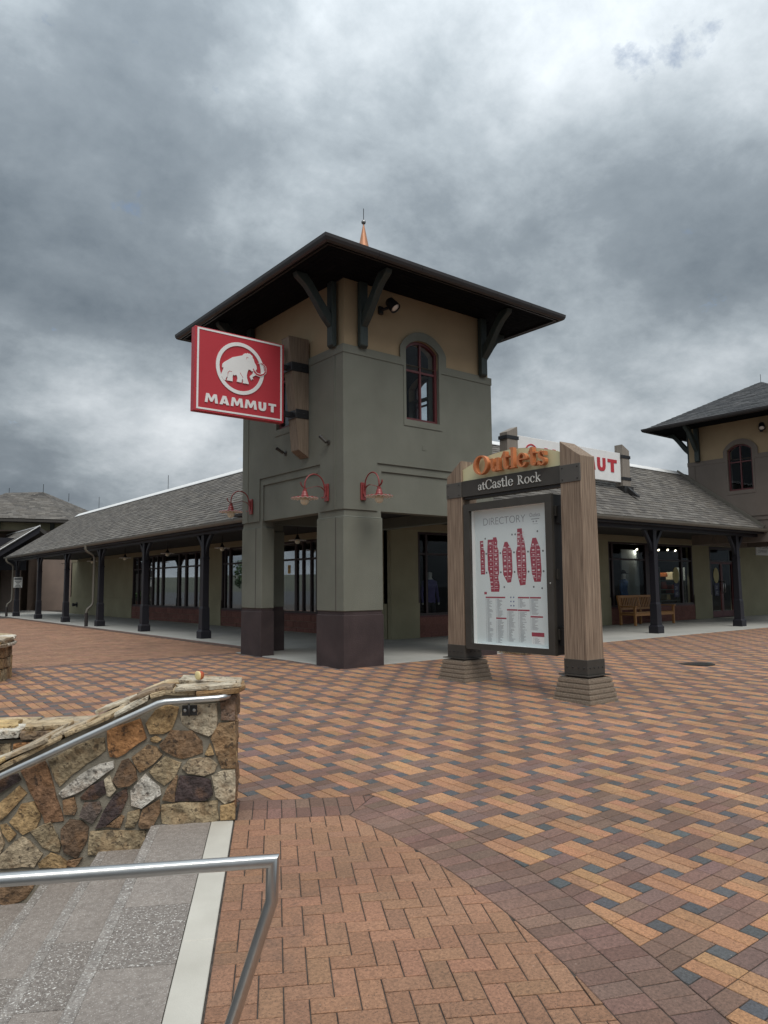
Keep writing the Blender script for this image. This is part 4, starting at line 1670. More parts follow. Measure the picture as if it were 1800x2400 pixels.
    MB().tube([(c.x, c.y, za + (.75 if spire else -.02)), (c.x, c.y, za + (1.02 if spire else .28))], .008, 6).build('lightning_rod', 'black_metal', t)
    return t


tower1 = tower((0, 0), 'grey-green stucco corner tower on square piers with wide dark hipped roof and copper spire', 'olive', 'olive_low', 'tan', 'red_frame', True, False, True)
tower2 = tower((17.2, -.40), 'taupe stucco tower with shingled hip roof rising behind the right arcade', 'taupe', 'taupe', 'tan', 'red_frame', False, True, False, seed=8)
mb = MB()
mb.box(17.26, 20.84, -.34, 3.24, 3.0, 4.40)
mb.build('room_core', 'interior', tower2)
bx('floor_deck', 'interior', tower1, .31, 3.39, .31, 3.39, 4.0, 4.1)
# small cover plate on the right face
bx('cover_plate', 'olive', tower1, 1.80, 1.90, -.006, -.0005, 3.885, 3.985, bevel=.002)

# ------------------------------------------------------------------ arcade columns
def column(parent, cx, cy, along, ztop=2.78):
    a = Vector(along)
    mb = MB()
    mb.frustum(cx, cy, .004, .295, .19, .295).frustum(cx, cy, .19, .295, .245, .225)
    mb.frustum(cx, cy, .2451, .225, .80, .212).frustum(cx, cy, .80, .212, .86, .178).frustum(cx, cy, .8601, .178, 2.12, .17).frustum(cx, cy, 2.12, .19, 2.18, .19).frustum(cx, cy, 2.1801, .165, ztop, .165)
    c_ = mb.build('column', 'timber', parent, bevel=.006)
    for sg in (-1, 1):
        b_ = MB()
        O_ = Vector((cx, cy, 0)) + a * (.083 * sg) - Vector((a.y, a.x, 0)) * .04
        b_.plate([[(0, 2.25), (.03, 2.25), (.10, 2.44), (.22, 2.61), (.40, ztop - .005), (.27, ztop - .005), (.12, 2.64), (.02, 2.48), (0, 2.48)]], O_, a * sg, Z3, Vector((abs(a.y), abs(a.x), 0)), 0, .08)
        b_.build('brace', 'timber', c_)
    mb = MB()
    mb.frustum(cx, cy, .0045, .34, .010, .33)
    mb.build('grout_pad', 'concrete', c_)
    return c_


# ------------------------------------------------------------------ left wing
WX = 4.60
lw = thing('shop_wing', 'long shop wing with shingled arcade roof on dark columns left of the tower', 'building', (4.6, 17, 0))
left_wing_ref[0] = lw
LEN1 = 33.0
COLS_L = [8.40, 12.80, 17.2, 21.62, 26.05, 30.45]
for y_ in COLS_L:
    column(lw, 1.33, y_, (0, 1, 0))
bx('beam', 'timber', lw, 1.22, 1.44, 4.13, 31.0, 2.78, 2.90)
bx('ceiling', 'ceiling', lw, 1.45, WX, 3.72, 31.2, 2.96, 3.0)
EX, EZ = 1.02, 3.02            # eave line and height of the roof edge
RX, RZ = 3.90, 5.15            # top of the roof
YE, YR = 31.75, 29.4
wl_loops = [[(3.72, 0), (LEN1, 0), (LEN1, 4.5), (3.72, 4.5)]]
wins_L = [(7.4, 10.1), (10.9, 14.15), (15.93, 23.2)]
mb = MB()
O_ = Vector((WX, 0, 0))
lo = [[(4.6, .0), (LEN1, .0), (LEN1, 3.4), (4.6, 3.4)]]
for a, b in wins_L:
    lo.append([(a, .03), (a, 2.76), (b, 2.76), (b, .03)])
mb.plate(lo, O_, Y3, Z3, -X3, -.25, 0)
mb.build('wall', 'cream', lw)
bx('wall_top', 'cream_top', lw, WX - .012, WX - .001, 4.6, LEN1, 2.80, 2.955)
edges = [4.6, 7.4, 10.1, 10.9, 14.15, 15.93, 23.2, LEN1]
for a, b in zip(edges[0::2], edges[1::2]):
    mb = MB()
    mb.plate([[(a - (0 if a == 4.6 else .012), .005), (b + .012, .005), (b + .012, .905), (a - (0 if a == 4.6 else .012), .905)]], O_, Y3, Z3, -X3, .001, .028)
    mb.build('wainscot', 'cream', lw, bevel=.006)
for a, b, mul in ((7.4, 10.1, [(7.95, .10), (8.27, .07), (8.72, .07), (9.12, .12)]), (10.9, 14.15, [(11.6, .1), (12.6, .07), (13.55, .12), (13.92, .06)]),
                  (15.93, 23.2, [(16.45, .12), (17.35, .14), (18.03, .14), (19.73, .16), (20.3, .09), (20.86, .12), (21.4, .07), (22.0, .12), (22.55, .08)])):
    shop_window(lw, (WX + .04, 0, 0), Y3, -X3, a + .005, b - .005, .575, 2.755, mul, 2.19)
    blocks(lw, (WX + .02, 0, 0), Y3, -X3, a + .004, b - .004, .006, .528)
# back and inside of the shop
mb = MB()
mb.box(9.5, 9.7, 4.6, LEN1, 0, 3.4)
mb.box(WX + .26, 9.5, 4.6, LEN1 - .01, 3.3, 3.4)
mb.box(WX + .26, 9.5, 4.8, LEN1 - .01, -.05, .02)
mb.box(WX, 9.7, LEN1 - .2, LEN1, 0, 4.4)
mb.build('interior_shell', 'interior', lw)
# roof: front slope, hip end, back
rf = MB()
P = [(EX, 3.72, EZ), (EX, YE, EZ), (RX, YR, RZ), (RX, 3.72, RZ), (RX + 2.88, YE, EZ), (RX + 2.88, 3.72, EZ)]
th_ = .10
rf.add(P + [(x, y, z - th_) for x, y, z in P], [(0, 3, 2, 1), (1, 2, 4), (3, 5, 4, 2), (6, 7, 8, 9), (7, 10, 8), (9, 8, 10, 11), (0, 1, 7, 6), (1, 4, 10, 7)])
roofL = rf.build('roof', 'roof_under', lw)
up = Vector((RX - EX, 0, RZ - EZ))
left_wing_ref[0] = roofL
ul = up.length
L_ = YE - 3.72
shingles([(0, 0), (L_, 0), (YR - 3.72, ul), (0, ul)], (EX, 3.72, EZ + .004), (EX, YE, EZ + .004), up, roofL, SHING, seed=2, cap=290)
bx('eave_lath', 'timber', roofL, EX + .03, 1.24, 3.72, YE - .1, EZ - .16, EZ - .101)
for k in range(26):
    a, b = 3.74 + (YE + .05 - 3.74) * k / 26, 3.74 + (YE + .05 - 3.74) * (k + 1) / 26 - .01
    g_ = MB()
    gutter(g_, (EX - .04, a, EZ - .05), (EX - .04, b, EZ - .05), (-1, 0, 0), .075)
    g_.build('gutter', 'gutter_light', roofL)
mb = MB()
mb.plate([[(RX - .20, RZ - .105), (RX, RZ + .045), (RX + .20, RZ - .105), (RX + .20, RZ - .085), (RX, RZ + .07), (RX - .20, RZ - .085)]], (0, 3.75, 0), X3, Z3, Y3, 0, YR - 3.75)
mb.build('ridge_cap', 'ridge_white', roofL)
for y_ in (10.8, 17.5, 26.1):
    MB().tube([(RX, y_, RZ + .05), (RX, y_, RZ + .62)], .011, 6).build('lightning_rod', 'black_metal', roofL)


def downspout(parent, x, y, name='downspout'):
    mb = MB()
    mb.tube([(x - .33, y, EZ - .10), (x - .33, y, EZ - .22), (x - .26, y, EZ - .32), (x - .06, y, EZ - .42), (x, y, EZ - .52), (x, y, .86), (x - .05, y, .74), (x - .19, y, .62), (x - .22, y, .52), (x - .22, y, .012)], .042, 8)
    d = mb.build(name, 'gutter_light', parent, smooth=True, flat_angle=50)
    MB().lathe([(.062, .006), (.062, .48), (.05, .485)], (x - .22, y, 0), 12).build('cast_boot', 'gutter', d)


downspout(lw, 1.17, 17.52)
downspout(lw, 1.17, 30.75)

# ------------------------------------------------------------------ right wing
WY = 4.50
rw = thing('shop_wing', 'shop wing with shingled arcade roof and bench right of the tower', 'building', (12, 4.5, 0))
COLS_R = [11.27, 15.95, 20.65]
for x_ in COLS_R:
    column(rw, x_, 1.16, (1, 0, 0), 2.84)
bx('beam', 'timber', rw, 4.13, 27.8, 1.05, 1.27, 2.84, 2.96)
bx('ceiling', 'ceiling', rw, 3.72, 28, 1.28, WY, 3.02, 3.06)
mb = MB()
O_ = Vector((0, WY, 0))
wins_R = [(5.56, 9.3, .03, 2.79), (14.0, 19.35, .03, 2.79), (20.6, 22.6, .01, 2.79)]
lo = [[(4.6, 0), (29, 0), (29, 3.4), (4.6, 3.4)]]
for a, b, c_, d_ in wins_R:
    lo.append([(a, c_), (a, d_), (b, d_), (b, c_)])
mb.plate(lo, O_, X3, Z3, -Y3, -.25, 0)
mb.build('wall', 'cream', rw)
bx('wall_top', 'cream_top', rw, 4.62, 29, WY - .012, WY - .001, 2.83, 3.01)
edges = [4.9, 5.56, 9.3, 14.0, 19.35, 20.6, 22.6, 29]
for a, b in zip(edges[0::2], edges[1::2]):
    mb = MB()
    mb.plate([[(a, .005), (b + .012, .005), (b + .012, .905), (a, .905)]], O_, X3, Z3, -Y3, .001, .028)
    mb.build('wainscot', 'cream', rw, bevel=.006)
bx('wall_pier', 'cream', rw, 4.60, 4.9, WY - .06, WY - .001, .005, 2.9)
shop_window(rw, (0, WY + .04, 0), X3, -Y3, 5.565, 9.295, .575, 2.785, [(5.88, .07), (7.2, .12), (8.6, .1)], 2.2, 'glass_low')
shop_window(rw, (0, WY + .04, 0), X3, -Y3, 14.005, 19.345, .575, 2.785, [(14.25, .10), (16.42, .42), (18.62, .10)], 2.2, 'glass_low')
for a, b in ((5.56, 9.3), (14.0, 19.35)):
    blocks(rw, (0, WY + .02, 0), X3, -Y3, a + .004, b - .004, .006, .528)
# double door
dO = Vector((0, WY + .06, 0))
mb = MB()
mb.plate([[(20.6, .005), (22.6, .005), (22.6, 2.785), (20.6, 2.785)], [(20.72, .02), (20.72, 2.67), (22.48, 2.67), (22.48, .02)]], dO, X3, Z3, -Y3, -.09, .05)
door = mb.build('door', 'shop_frame', rw)
mb = MB()
mb.plate([[(20.721, 2.19), (22.479, 2.19), (22.479, 2.25), (20.721, 2.25)]], dO, X3, Z3, -Y3, -.06, .03)
mb.build('transom', 'shop_frame', door)
mb = MB()
mb.plate([[(20.721, 2.251), (22.479, 2.251), (22.479, 2.669), (20.721, 2.669)]], dO, X3, Z3, -Y3, -.02, -.012)
mb.build('pane', 'glass_low', door)
for a, b, hx in ((20.73, 21.595, 21.53), (21.605, 22.47, 21.68)):
    mb = MB()
    mb.plate([[(a, .03), (b, .03), (b, 2.185), (a, 2.185)], [(a + .07, .26), (a + .07, 2.11), (b - .07, 2.11), (b - .07, .26)]], dO, X3, Z3, -Y3, -.045, .01)
    mb.build('door_leaf', 'red_frame', door)
    mb = MB()
    mb.plate([[(a + .07, .26), (b - .07, .26), (b - .07, 2.11), (a + .07, 2.11)]], dO, X3, Z3, -Y3, -.022, -.014)
    mb.build('pane', 'glass_low', door)
    MB().tube([(hx, WY + .05, 1.0), (hx, WY - .03, 1.0), (hx, WY - .03, 1.42), (hx, WY + .05, 1.42)], .014, 8).build('handle', 'steel', door, smooth=True)
mb = MB()
mb.box(4.9, 29, 9.6, 9.8, 0, 3.4)
mb.box(4.9, 29, WY + .26, 9.6, 3.3, 3.4)
mb.box(4.9, 29, WY + .26, 9.6, -.05, .02)
mb.box(12.6, 12.8, WY + .26, 9.6, .02, 3.3)
mb.box(28.8, 29, WY + .26, 9.6, .02, 3.3)
mb.box(22.9, 23.1, WY + .26, 9.6, .02, 3.3)
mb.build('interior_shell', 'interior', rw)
EY, EZ2, RY, RZ2 = .80, 3.10, 3.72, 5.28
rf = MB()
P = [(3.72, EY, EZ2), (28, EY, EZ2), (28, RY, RZ2), (3.72, RY, RZ2), (28, 2 * RY - EY, EZ2), (3.72, 2 * RY - EY, EZ2)]
rf.add(P + [(x, y, z - .1) for x, y, z in P], [(0, 1, 2, 3), (3, 2, 4, 5), (6, 9, 8, 7), (9, 11, 10, 8), (0, 6, 7, 1), (0, 3, 9, 6), (3, 5, 11, 9)])
roofR = rf.build('roof', 'roof_under', rw)
up = Vector((0, RY - EY, RZ2 - EZ2))
shingles([(0, 0), (24.2, 0), (24.2, up.length), (0, up.length)], (3.72, EY, EZ2 + .004), (28, EY, EZ2 + .004), up, roofR, SHING, seed=4, cap=290)
bx('eave_lath', 'timber', roofR, 3.72, 27.9, EY + .03, 1.07, EZ2 - .16, EZ2 - .101)
for k in range(13):
    a, b = 3.72 + 24 * k / 13, 3.72 + 24 * (k + 1) / 13 - .01
    g_ = MB()
    gutter(g_, (a, EY - .04, EZ2 - .05), (b, EY - .04, EZ2 - .05), (0, -1, 0), .075)
    g_.build('gutter', 'gutter_light', roofR)
mb = MB()
mb.plate([[(RY - .16, RZ2 - .075), (RY, RZ2 + .045), (RY + .16, RZ2 - .075), (RY + .16, RZ2 - .055), (RY, RZ2 + .07), (RY - .16, RZ2 - .055)]], (3.75, 0, 0), Y3, Z3, X3, 0, 13.4)
mb.build('ridge_cap', 'ridge_white', roofR)
MB().tube([(7.4, RY, RZ2 + .04), (7.4, RY, RZ2 + .6)], .01, 6).build('lightning_rod', 'black_metal', roofR)
# flashing where the roof meets the second tower
mb = MB()
d_ = up.normalized()
nn_ = Vector((0, -d_.z, d_.y))
a = Vector((17.17, EY, EZ2 + .02))
b = Vector((17.17, RY, RZ2 + .02))
mb.add([a, a - X3 * .05, b - X3 * .05, b, a + nn_ * .10, a - X3 * .05 + nn_ * .10, b - X3 * .05 + nn_ * .10, b + nn_ * .10],
       [(0, 3, 2, 1), (4, 5, 6, 7), (0, 1, 5, 4), (1, 2, 6, 5), (2, 3, 7, 6), (3, 0, 4, 7)])
mb.build('flashing', 'gutter_light', roofR)

# ------------------------------------------------------------------ buildings beyond the left wing
FA = R(-13)
fo = Vector((4.5, 39.8, 0))
fb = thing('far_building', 'broad hip-roofed building with tan upper wall beyond the left wing', 'building', tuple(fo), FA)
FM = Matrix.Translation(fo) @ Matrix.Rotation(FA, 4, 'Z')


def fbox(name, m, x0, x1, y0, y1, z0, z1, parent=None):
    return MB().box(x0, x1, y0, y1, z0, z1, FM).build(name, m, parent or fb)


fbox('lower_wall', 'taupe_far', -.1, 6, 0, 7, 0, 5.0)
fbox('wainscot', 'taupe_far', .02, 6, -.05, 0, 0, 1.9)
fbox('recessed_wall', 'taupe_far', -5, -.11, 2.2, 7, 0, 4.98)
fbox('wall_return', 'taupe_far', -.6, -.105, .9, 7, 0, 4.99)
fbox('upper_wall', 'cream', -4.2, 1.25, .05, 7, 5.01, 5.62)
fbox('band', 'taupe_far', -4.2, 1.3, -.02, .049, 4.98, 5.05)
fbox('corner_strip', 'cream', .85, 1.28, -.03, .049, 5.055, 5.62)
for x_ in (.55, -2.5):
    o_ = MB()
    o_.plate([[(0, 5.08), (.1, 5.08), (.45, 5.42), (.75, 5.6), (.5, 5.6), (.2, 5.4), (.12, 5.6), (0, 5.6)]], FM @ Vector((x_, -.04, 0)), FM.to_3x3() @ Vector((0, -1, 0)), Z3, FM.to_3x3() @ Vector((1, 0, 0)), 0, .25)
    o_.build('eave_bracket', 'green_timber', fb)
rf = MB()
P = [(-4.9, -.9, 5.66), (1.6, -.9, 5.66), (6.5, 6.5, 5.66), (-4.9, 8, 5.66), (-2.14, 3, 7.5), (.1, 3, 7.86)]
rf.add([FM @ Vector(p) for p in P] + [FM @ Vector((x, y, z - .14)) for x, y, z in P[:4]], [(0, 1, 5, 4), (1, 2, 5), (2, 3, 4, 5), (3, 0, 4), (6, 9, 8, 7), (0, 6, 7, 1), (1, 7, 8, 2), (2, 8, 9, 3), (3, 9, 6, 0)])
roofF = rf.build('roof', 'roof_under', fb)
M3 = FM.to_3x3()
A_, B_ = FM @ Vector((-4.9, -.9, 5.68)), FM @ Vector((1.6, -.9, 5.68))
up = M3 @ Vector((0, 3.9, 2.12))
ul = up.length
shingles([(0, 0), (6.5, 0), (5.0, ul * 1.02), (2.76, ul * .93)], A_, B_, up, roofF, SHING, expo=.19, tab=.42, cap=200, seed=6, lift=.03)
B2, C2 = FM @ Vector((1.6, -.9, 5.67)), FM @ Vector((6.5, 6.5, 5.67))
_d = (C2 - B2).normalized()
_ap = FM @ Vector((.1, 3, 7.87)) - B2
_al = _ap.dot(_d)
up = _ap - _d * _al
shingles([(0, 0), ((C2 - B2).length, 0), (_al, up.length)], B2, C2, up, roofF, SHING, expo=.19, tab=.42, cap=0, seed=7)
for x_, z_ in ((-1.95, 7.5), (.1, 7.86), (1.7, 7.3)):
    MB().tube([FM @ Vector((x_, 3, z_)), FM @ Vector((x_, 3, z_ + .55))], .018, 6).build('lightning_rod', 'black_metal', roofF)

na = thing('far_arcade', 'dark gabled arcade roof with white edges beyond the end of the left wing', 'building', (1.0, 36, 0))
ax, ay, az = 3.1, 34.0, 4.83
rf = MB()
P = [(ax, ay, az), (ax, 58, az), (-.2, 58, az - 2.34), (-.2, ay, az - 2.34), (ax + 1.0, 58, az - .7), (ax + 1.0, ay, az - .7)]
rf.add(P + [(x, y, z - .22) for x, y, z in P], [(0, 1, 2, 3), (0, 5, 4, 1), (6, 9, 8, 7), (6, 7, 10, 11), (0, 3, 9, 6), (3, 2, 8, 9), (0, 6, 11, 5)])
roofA = rf.build('roof', 'roof_under', na)
up = Vector((3.3, 0, 2.34))
shingles([(0, 0), (20, 0), (20, up.length), (0, up.length)], (-.2, ay, az - 2.335), (-.2, 58, az - 2.335), up, roofA, SHING, expo=.19, tab=.42, cap=60, seed=9)
mb = MB()
mb.plate([[(ax - .06, az + .02), (ax + .02, az + .10), (-.2, az - 2.24), (-.28, az - 2.32)]], (0, ay - .16, 0), X3, Z3, Y3, 0, .2)
mb.build('rake_trim', 'ridge_white', roofA)
mb = MB()
mb.plate([[(ax - .0, az - .05), (-.2, az - 2.39), (-.2, az - 2.62), (ax - .0, az - .35)]], (0, ay - .03, 0), X3, Z3, Y3, 0, .03)
mb.build('fascia', 'timber', roofA)
bx('ridge_cap', 'ridge_white', roofA, ax - .05, ax + .05, ay, 58, az + .01, az + .06)
bx('wall', 'taupe_far', na, 2.6, 3.0, 37.5, 58, 0, 4.2)
bx('gable_wall', 'timber', na, -.1, 3.0, 36.3, 36.5, 2.45, 4.3)
bx('wall_front', 'interior', na, -3.0, 2.6, 41.2, 41.4, 0, 2.6)
w_ = bx('window', 'shop_frame', na, -1.2, 1.9, 41.08, 41.19, .7, 2.5)
for x0, x1 in ((-1.05, -.1), (0, .75), (.85, 1.75)):
    bx('pane', 'cabinet_white', w_, x0, x1, 41.05, 41.079, 1.0, 1.75)
    bx('pane', 'cabinet_white', w_, x0, x1, 41.05, 41.079, 1.82, 2.35)
for y_ in (36.2, 41, 46):
    column(na, .35, y_, (0, 1, 0), 2.78)

# ------------------------------------------------------------------ lettering
def contour(f, x0, x1, y0, y1, n=90):
    """outline loops of the shape f(x, y) < 0 (marching squares)"""
    nx = n
    ny = max(8, int(n * (y1 - y0) / (x1 - x0)))
    xs, ys = np.linspace(x0, x1, nx), np.linspace(y0, y1, ny)
    Xg, Yg = np.meshgrid(xs, ys)
    D = f(Xg, Yg)
    D = np.where(np.abs(D) < 1e-9, 1e-9, D)
    seg = {}

    def cut(i, j, k, l):
        a, b = D[j, i], D[l, k]
        t = a / (a - b)
        return (xs[i] + (xs[k] - xs[i]) * t, ys[j] + (ys[l] - ys[j]) * t)
    for j in range(ny - 1):
        for i in range(nx - 1):
            c = (D[j, i] < 0, D[j, i + 1] < 0, D[j + 1, i + 1] < 0, D[j + 1, i] < 0)
            k = c[0] + 2 * c[1] + 4 * c[2] + 8 * c[3]
            if k in (0, 15):
                continue
            E = {0: ('h', i, j), 1: ('v', i + 1, j), 2: ('h', i, j + 1), 3: ('v', i, j)}
            T = {1: [(3, 0)], 2: [(0, 1)], 3: [(3, 1)], 4: [(1, 2)], 5: [(3, 0), (1, 2)], 6: [(0, 2)], 7: [(3, 2)], 8: [(2, 3)], 9: [(2, 0)], 10: [(0, 1), (2, 3)], 11: [(2, 1)], 12: [(1, 3)], 13: [(1, 0)], 14: [(0, 3)]}[k]
            for a, b in T:
                seg[E[a]] = E[b]
    loops = []
    while seg:
        s, e_ = next(iter(seg.items()))
        lp = []
        k = s
        while k in seg:
            kk = seg.pop(k)
            t_, i, j = k
            lp.append(cut(i, j, i + 1, j) if t_ == 'h' else cut(i, j, i, j + 1))
            k = kk
        # thin the nearly straight runs
        out = []
        m_ = len(lp)
        for q in range(m_):
            a, b, c = lp[q - 1], lp[q], lp[(q + 1) % m_]
            cr_ = abs((b[0] - a[0]) * (c[1] - b[1]) - (b[1] - a[1]) * (c[0] - b[0]))
            if cr_ > 1e-7 or q % 6 == 0:
                out.append(b)
        if len(out) > 2:
            loops.append(out)
    return loops


def _ell(x, y, cx, cy, rx, ry):
    return (np.sqrt(((x - cx) / rx) ** 2 + ((y - cy) / ry) ** 2) - 1) * min(rx, ry)


def _bx(x, y, x0, x1, y0, y1):
    return np.maximum(np.abs(x - (x0 + x1) / 2) - (x1 - x0) / 2, np.abs(y - (y0 + y1) / 2) - (y1 - y0) / 2)


def _sg(x, y, x0, y0, x1, y1, w0, w1=None):
    w1 = w0 if w1 is None else w1
    dx, dy = x1 - x0, y1 - y0
    t = np.clip(((x - x0) * dx + (y - y0) * dy) / (dx * dx + dy * dy), 0, 1)
    return np.hypot(x - x0 - t * dx, y - y0 - t * dy) - (w0 + (w1 - w0) * t) / 2


def _ring(x, y, cx, cy, rx, ry, wx, wy):
    return np.maximum(_ell(x, y, cx, cy, rx, ry), -_ell(x, y, cx, cy, rx - wx, ry - wy))


def _mn(*a):
    r = a[0]
    for q in a[1:]:
        r = np.minimum(r, q)
    return r


def _mx(*a):
    r = a[0]
    for q in a[1:]:
        r = np.maximum(r, q)
    return r


def serif_glyph(ch, b):
    """(function, advance) of an old-style serif letter; x-height 1, cap height 1.45, b = stem width"""
    th = b * .42
    if ch == 'O':
        return lambda x, y: _ring(x, y, .78, .72, .78, .75, b * 1.15, th), 1.66
    if ch == 'o':
        return lambda x, y: _ring(x, y, .52, .5, .52, .53, b, th), 1.12
    if ch == 'u':
        return lambda x, y: _mn(_bx(x, y, .14, .14 + b, .3, 1.0), _bx(x, y, 0, .14 + b, .92, 1.0), _bx(x, y, .74, .74 + b, .0, 1.0), _bx(x, y, .60, .74 + b, .92, 1.0), _bx(x, y, .74, .90 + b, .0, .08),
                                _mx(_ring(x, y, .46, .36, .32, .39, b * .9, b * .55), y - .36)), 1.02 + b * .6
    if ch == 't':
        return lambda x, y: _mn(_bx(x, y, .18, .18 + b, .2, 1.36), _sg(x, y, .06, 1.0, .24, 1.30, .08), _bx(x, y, -.02, .68, .88, 1.0), _mx(_ring(x, y, .46, .24, .28, .26, b * .95, b * .55), y - .22)), .74
    if ch == 'l':
        return lambda x, y: _mn(_bx(x, y, .12, .12 + b, 0, 1.55), _bx(x, y, 0, .12 + b, 1.47, 1.55), _bx(x, y, 0, .24 + b, 0, .08)), .34 + b
    if ch == 'e':
        return lambda x, y: _mn(_mx(_ring(x, y, .48, .5, .48, .53, b, th), -_bx(x, y, .5, 1.2, .30, .52)), _bx(x, y, .14, .90, .52, .52 + th * .9)), 1.04
    if ch == 's':
        return lambda x, y: _mn(_mx(_ring(x, y, .36, .73, .30, .30, b * .8, th), -_mx(-(x - .36), y - .73)), _mx(_ring(x, y, .36, .27, .34, .30, b * .8, th), -_mx(x - .36, -(y - .27))),
                                _sg(x, y, .16, .64, .60, .36, b * .85), _bx(x, y, .58, .66, .68, .98), _bx(x, y, .02, .10, .02, .34)), .78
    if ch == 'a':
        return lambda x, y: _mn(_bx(x, y, .58, .58 + b, .1, .72), _bx(x, y, .58, .74 + b, 0, .09), _bx(x, y, .58, .58 + b, 0, .3), _mx(_ring(x, y, .40, .68, .38, .35, b * .9, th), -(y - .68)), _ring(x, y, .36, .27, .36, .30, b, th * .9)), .98
    if ch == 'C':
        return lambda x, y: _mn(_mx(_ring(x, y, .74, .72, .74, .76, b * 1.1, th), -_mx(-(x - .85), np.abs(y - .72) - .40)), _bx(x, y, 1.20, 1.28, .95, 1.42), _bx(x, y, 1.22, 1.30, .12, .40)), 1.42
    if ch == 'R':
        return lambda x, y: _mn(_bx(x, y, .18, .18 + b * 1.05, 0, 1.45), _bx(x, y, 0, .36 + b, 0, .08), _bx(x, y, 0, .5, 1.37, 1.45), _mx(_ring(x, y, .46, 1.06, .50, .39, b, th), -(x - .4)), _bx(x, y, .2, .5, 1.45 - th, 1.45),
                                _bx(x, y, .2, .55, .67, .67 + th), _sg(x, y, .52, .68, 1.16, .07, b), _bx(x, y, 1.04, 1.36, 0, .08)), 1.40
    if ch == 'c':
        return lambda x, y: _mn(_mx(_ring(x, y, .48, .5, .48, .53, b, th), -_mx(-(x - .52), np.abs(y - .48) - .26)), _ell(x, y, .78, .77, .12, .12)), .98
    if ch == 'k':
        return lambda x, y: _mn(_bx(x, y, .14, .14 + b, 0, 1.55), _bx(x, y, 0, .14 + b, 1.47, 1.55), _bx(x, y, 0, .30 + b, 0, .08), _sg(x, y, .28, .44, .80, .96, .10), _bx(x, y, .64, 1.0, .92, 1.0), _sg(x, y, .46, .56, .90, .06, b * .95), _bx(x, y, .76, 1.12, 0, .08)), 1.14
    return None, .5


def serif_text(txt, size, b, O, U, V, N, d0, d1, m, parent, name='letter', track=.06, arc=None):
    """each letter its own piece. O is the start of the baseline; arc(x) lifts letters along a curve"""
    x = 0.0
    for ch in txt:
        f, adv = serif_glyph(ch, b)
        if f is not None:
            loops = contour(f, -.2, adv + .35, -.2, 1.75, 84)
            dy = arc((x + adv / 2) * size) if arc else 0
            mb = MB()
            mb.plate([[((x + p[0]) * size, p[1] * size + dy) for p in l] for l in loops], O, U, V, N, d0, d1)
            o = mb.build(name, m, parent)
        x += adv + track
    return x * size


BLOCK = {
    'M': [[(0, 0), (.30, 0), (.36, .62), (.62, .12), (.86, .12), (1.12, .62), (1.18, 0), (1.52, 0), (1.36, 1), (1.02, 1), (.74, .50), (.46, 1), (.14, 1)]],
    'A': [[(0, 0), (.36, 0), (.42, .16), (.76, .16), (.82, 0), (1.20, 0), (.80, 1), (.40, 1)], [(.48, .37), (.59, .70), (.70, .37)]],
    'U': [[(0, 1), (0, .38), (.05, .18), (.17, .04), (.36, -.02), (.62, -.02), (.81, .04), (.93, .18), (.98, .38), (.98, 1), (.64, 1), (.64, .40), (.60, .28), (.49, .24), (.38, .28), (.34, .40), (.34, 1)]],
    'T': [[(.33, 0), (.67, 0), (.67, .74), (1.0, .74), (1.0, 1), (0, 1), (0, .74), (.33, .74)]]}


def block_letter(ch, u0, u1, z0, z1, O, U, N, d0, d1, m, parent):
    L_ = BLOCK[ch]
    w = max(p[0] for p in L_[0])
    mb = MB()
    mb.plate([[(u0 + p[0] / w * (u1 - u0), z0 + p[1] * (z1 - z0)) for p in l] for l in L_], O, U, Z3, N, d0, d1)
    return mb.build('letter', m, parent)


def plain_text(txt, O, U, V, height, m, parent, name, depth=.002, width=None, thin=0.0, center=False):
    """sans lettering from Blender's built-in font, as a flat mesh"""
    cu = bpy.data.curves.new('t', 'FONT')
    cu.body = txt
    cu.size = 1.0
    cu.offset = thin
    cu.extrude = 0
    ob = bpy.data.objects.new('t', cu)
    COL.objects.link(ob)
    bpy.context.view_layer.update()
    me0 = bpy.data.meshes.new_from_object(ob.evaluated_get(bpy.context.evaluated_depsgraph_get()))
    vs_ = [v.co.copy() for v in me0.vertices]
    fs = [tuple(p.vertices) for p in me0.polygons]
    bpy.data.objects.remove(ob)
    bpy.data.curves.remove(cu)
    x0, x1 = min(v.x for v in vs_), max(v.x for v in vs_)
    y1 = max(v.y for v in vs_)
    y0 = min(v.y for v in vs_)
    sy = height / (y1 - y0)
    sx = sy if width is None else width / (x1 - x0)
    O, U, V = Vector(O), Vector(U), Vector(V)
    N = U.cross(V)
    off = (x0 + x1) / 2 if center else x0
    mb = MB()
    mb.add([O + U * ((v.x - off) * sx) + V * ((v.y - y0) * sy) + N * depth for v in vs_], fs)
    return mb.build(name, m, parent)


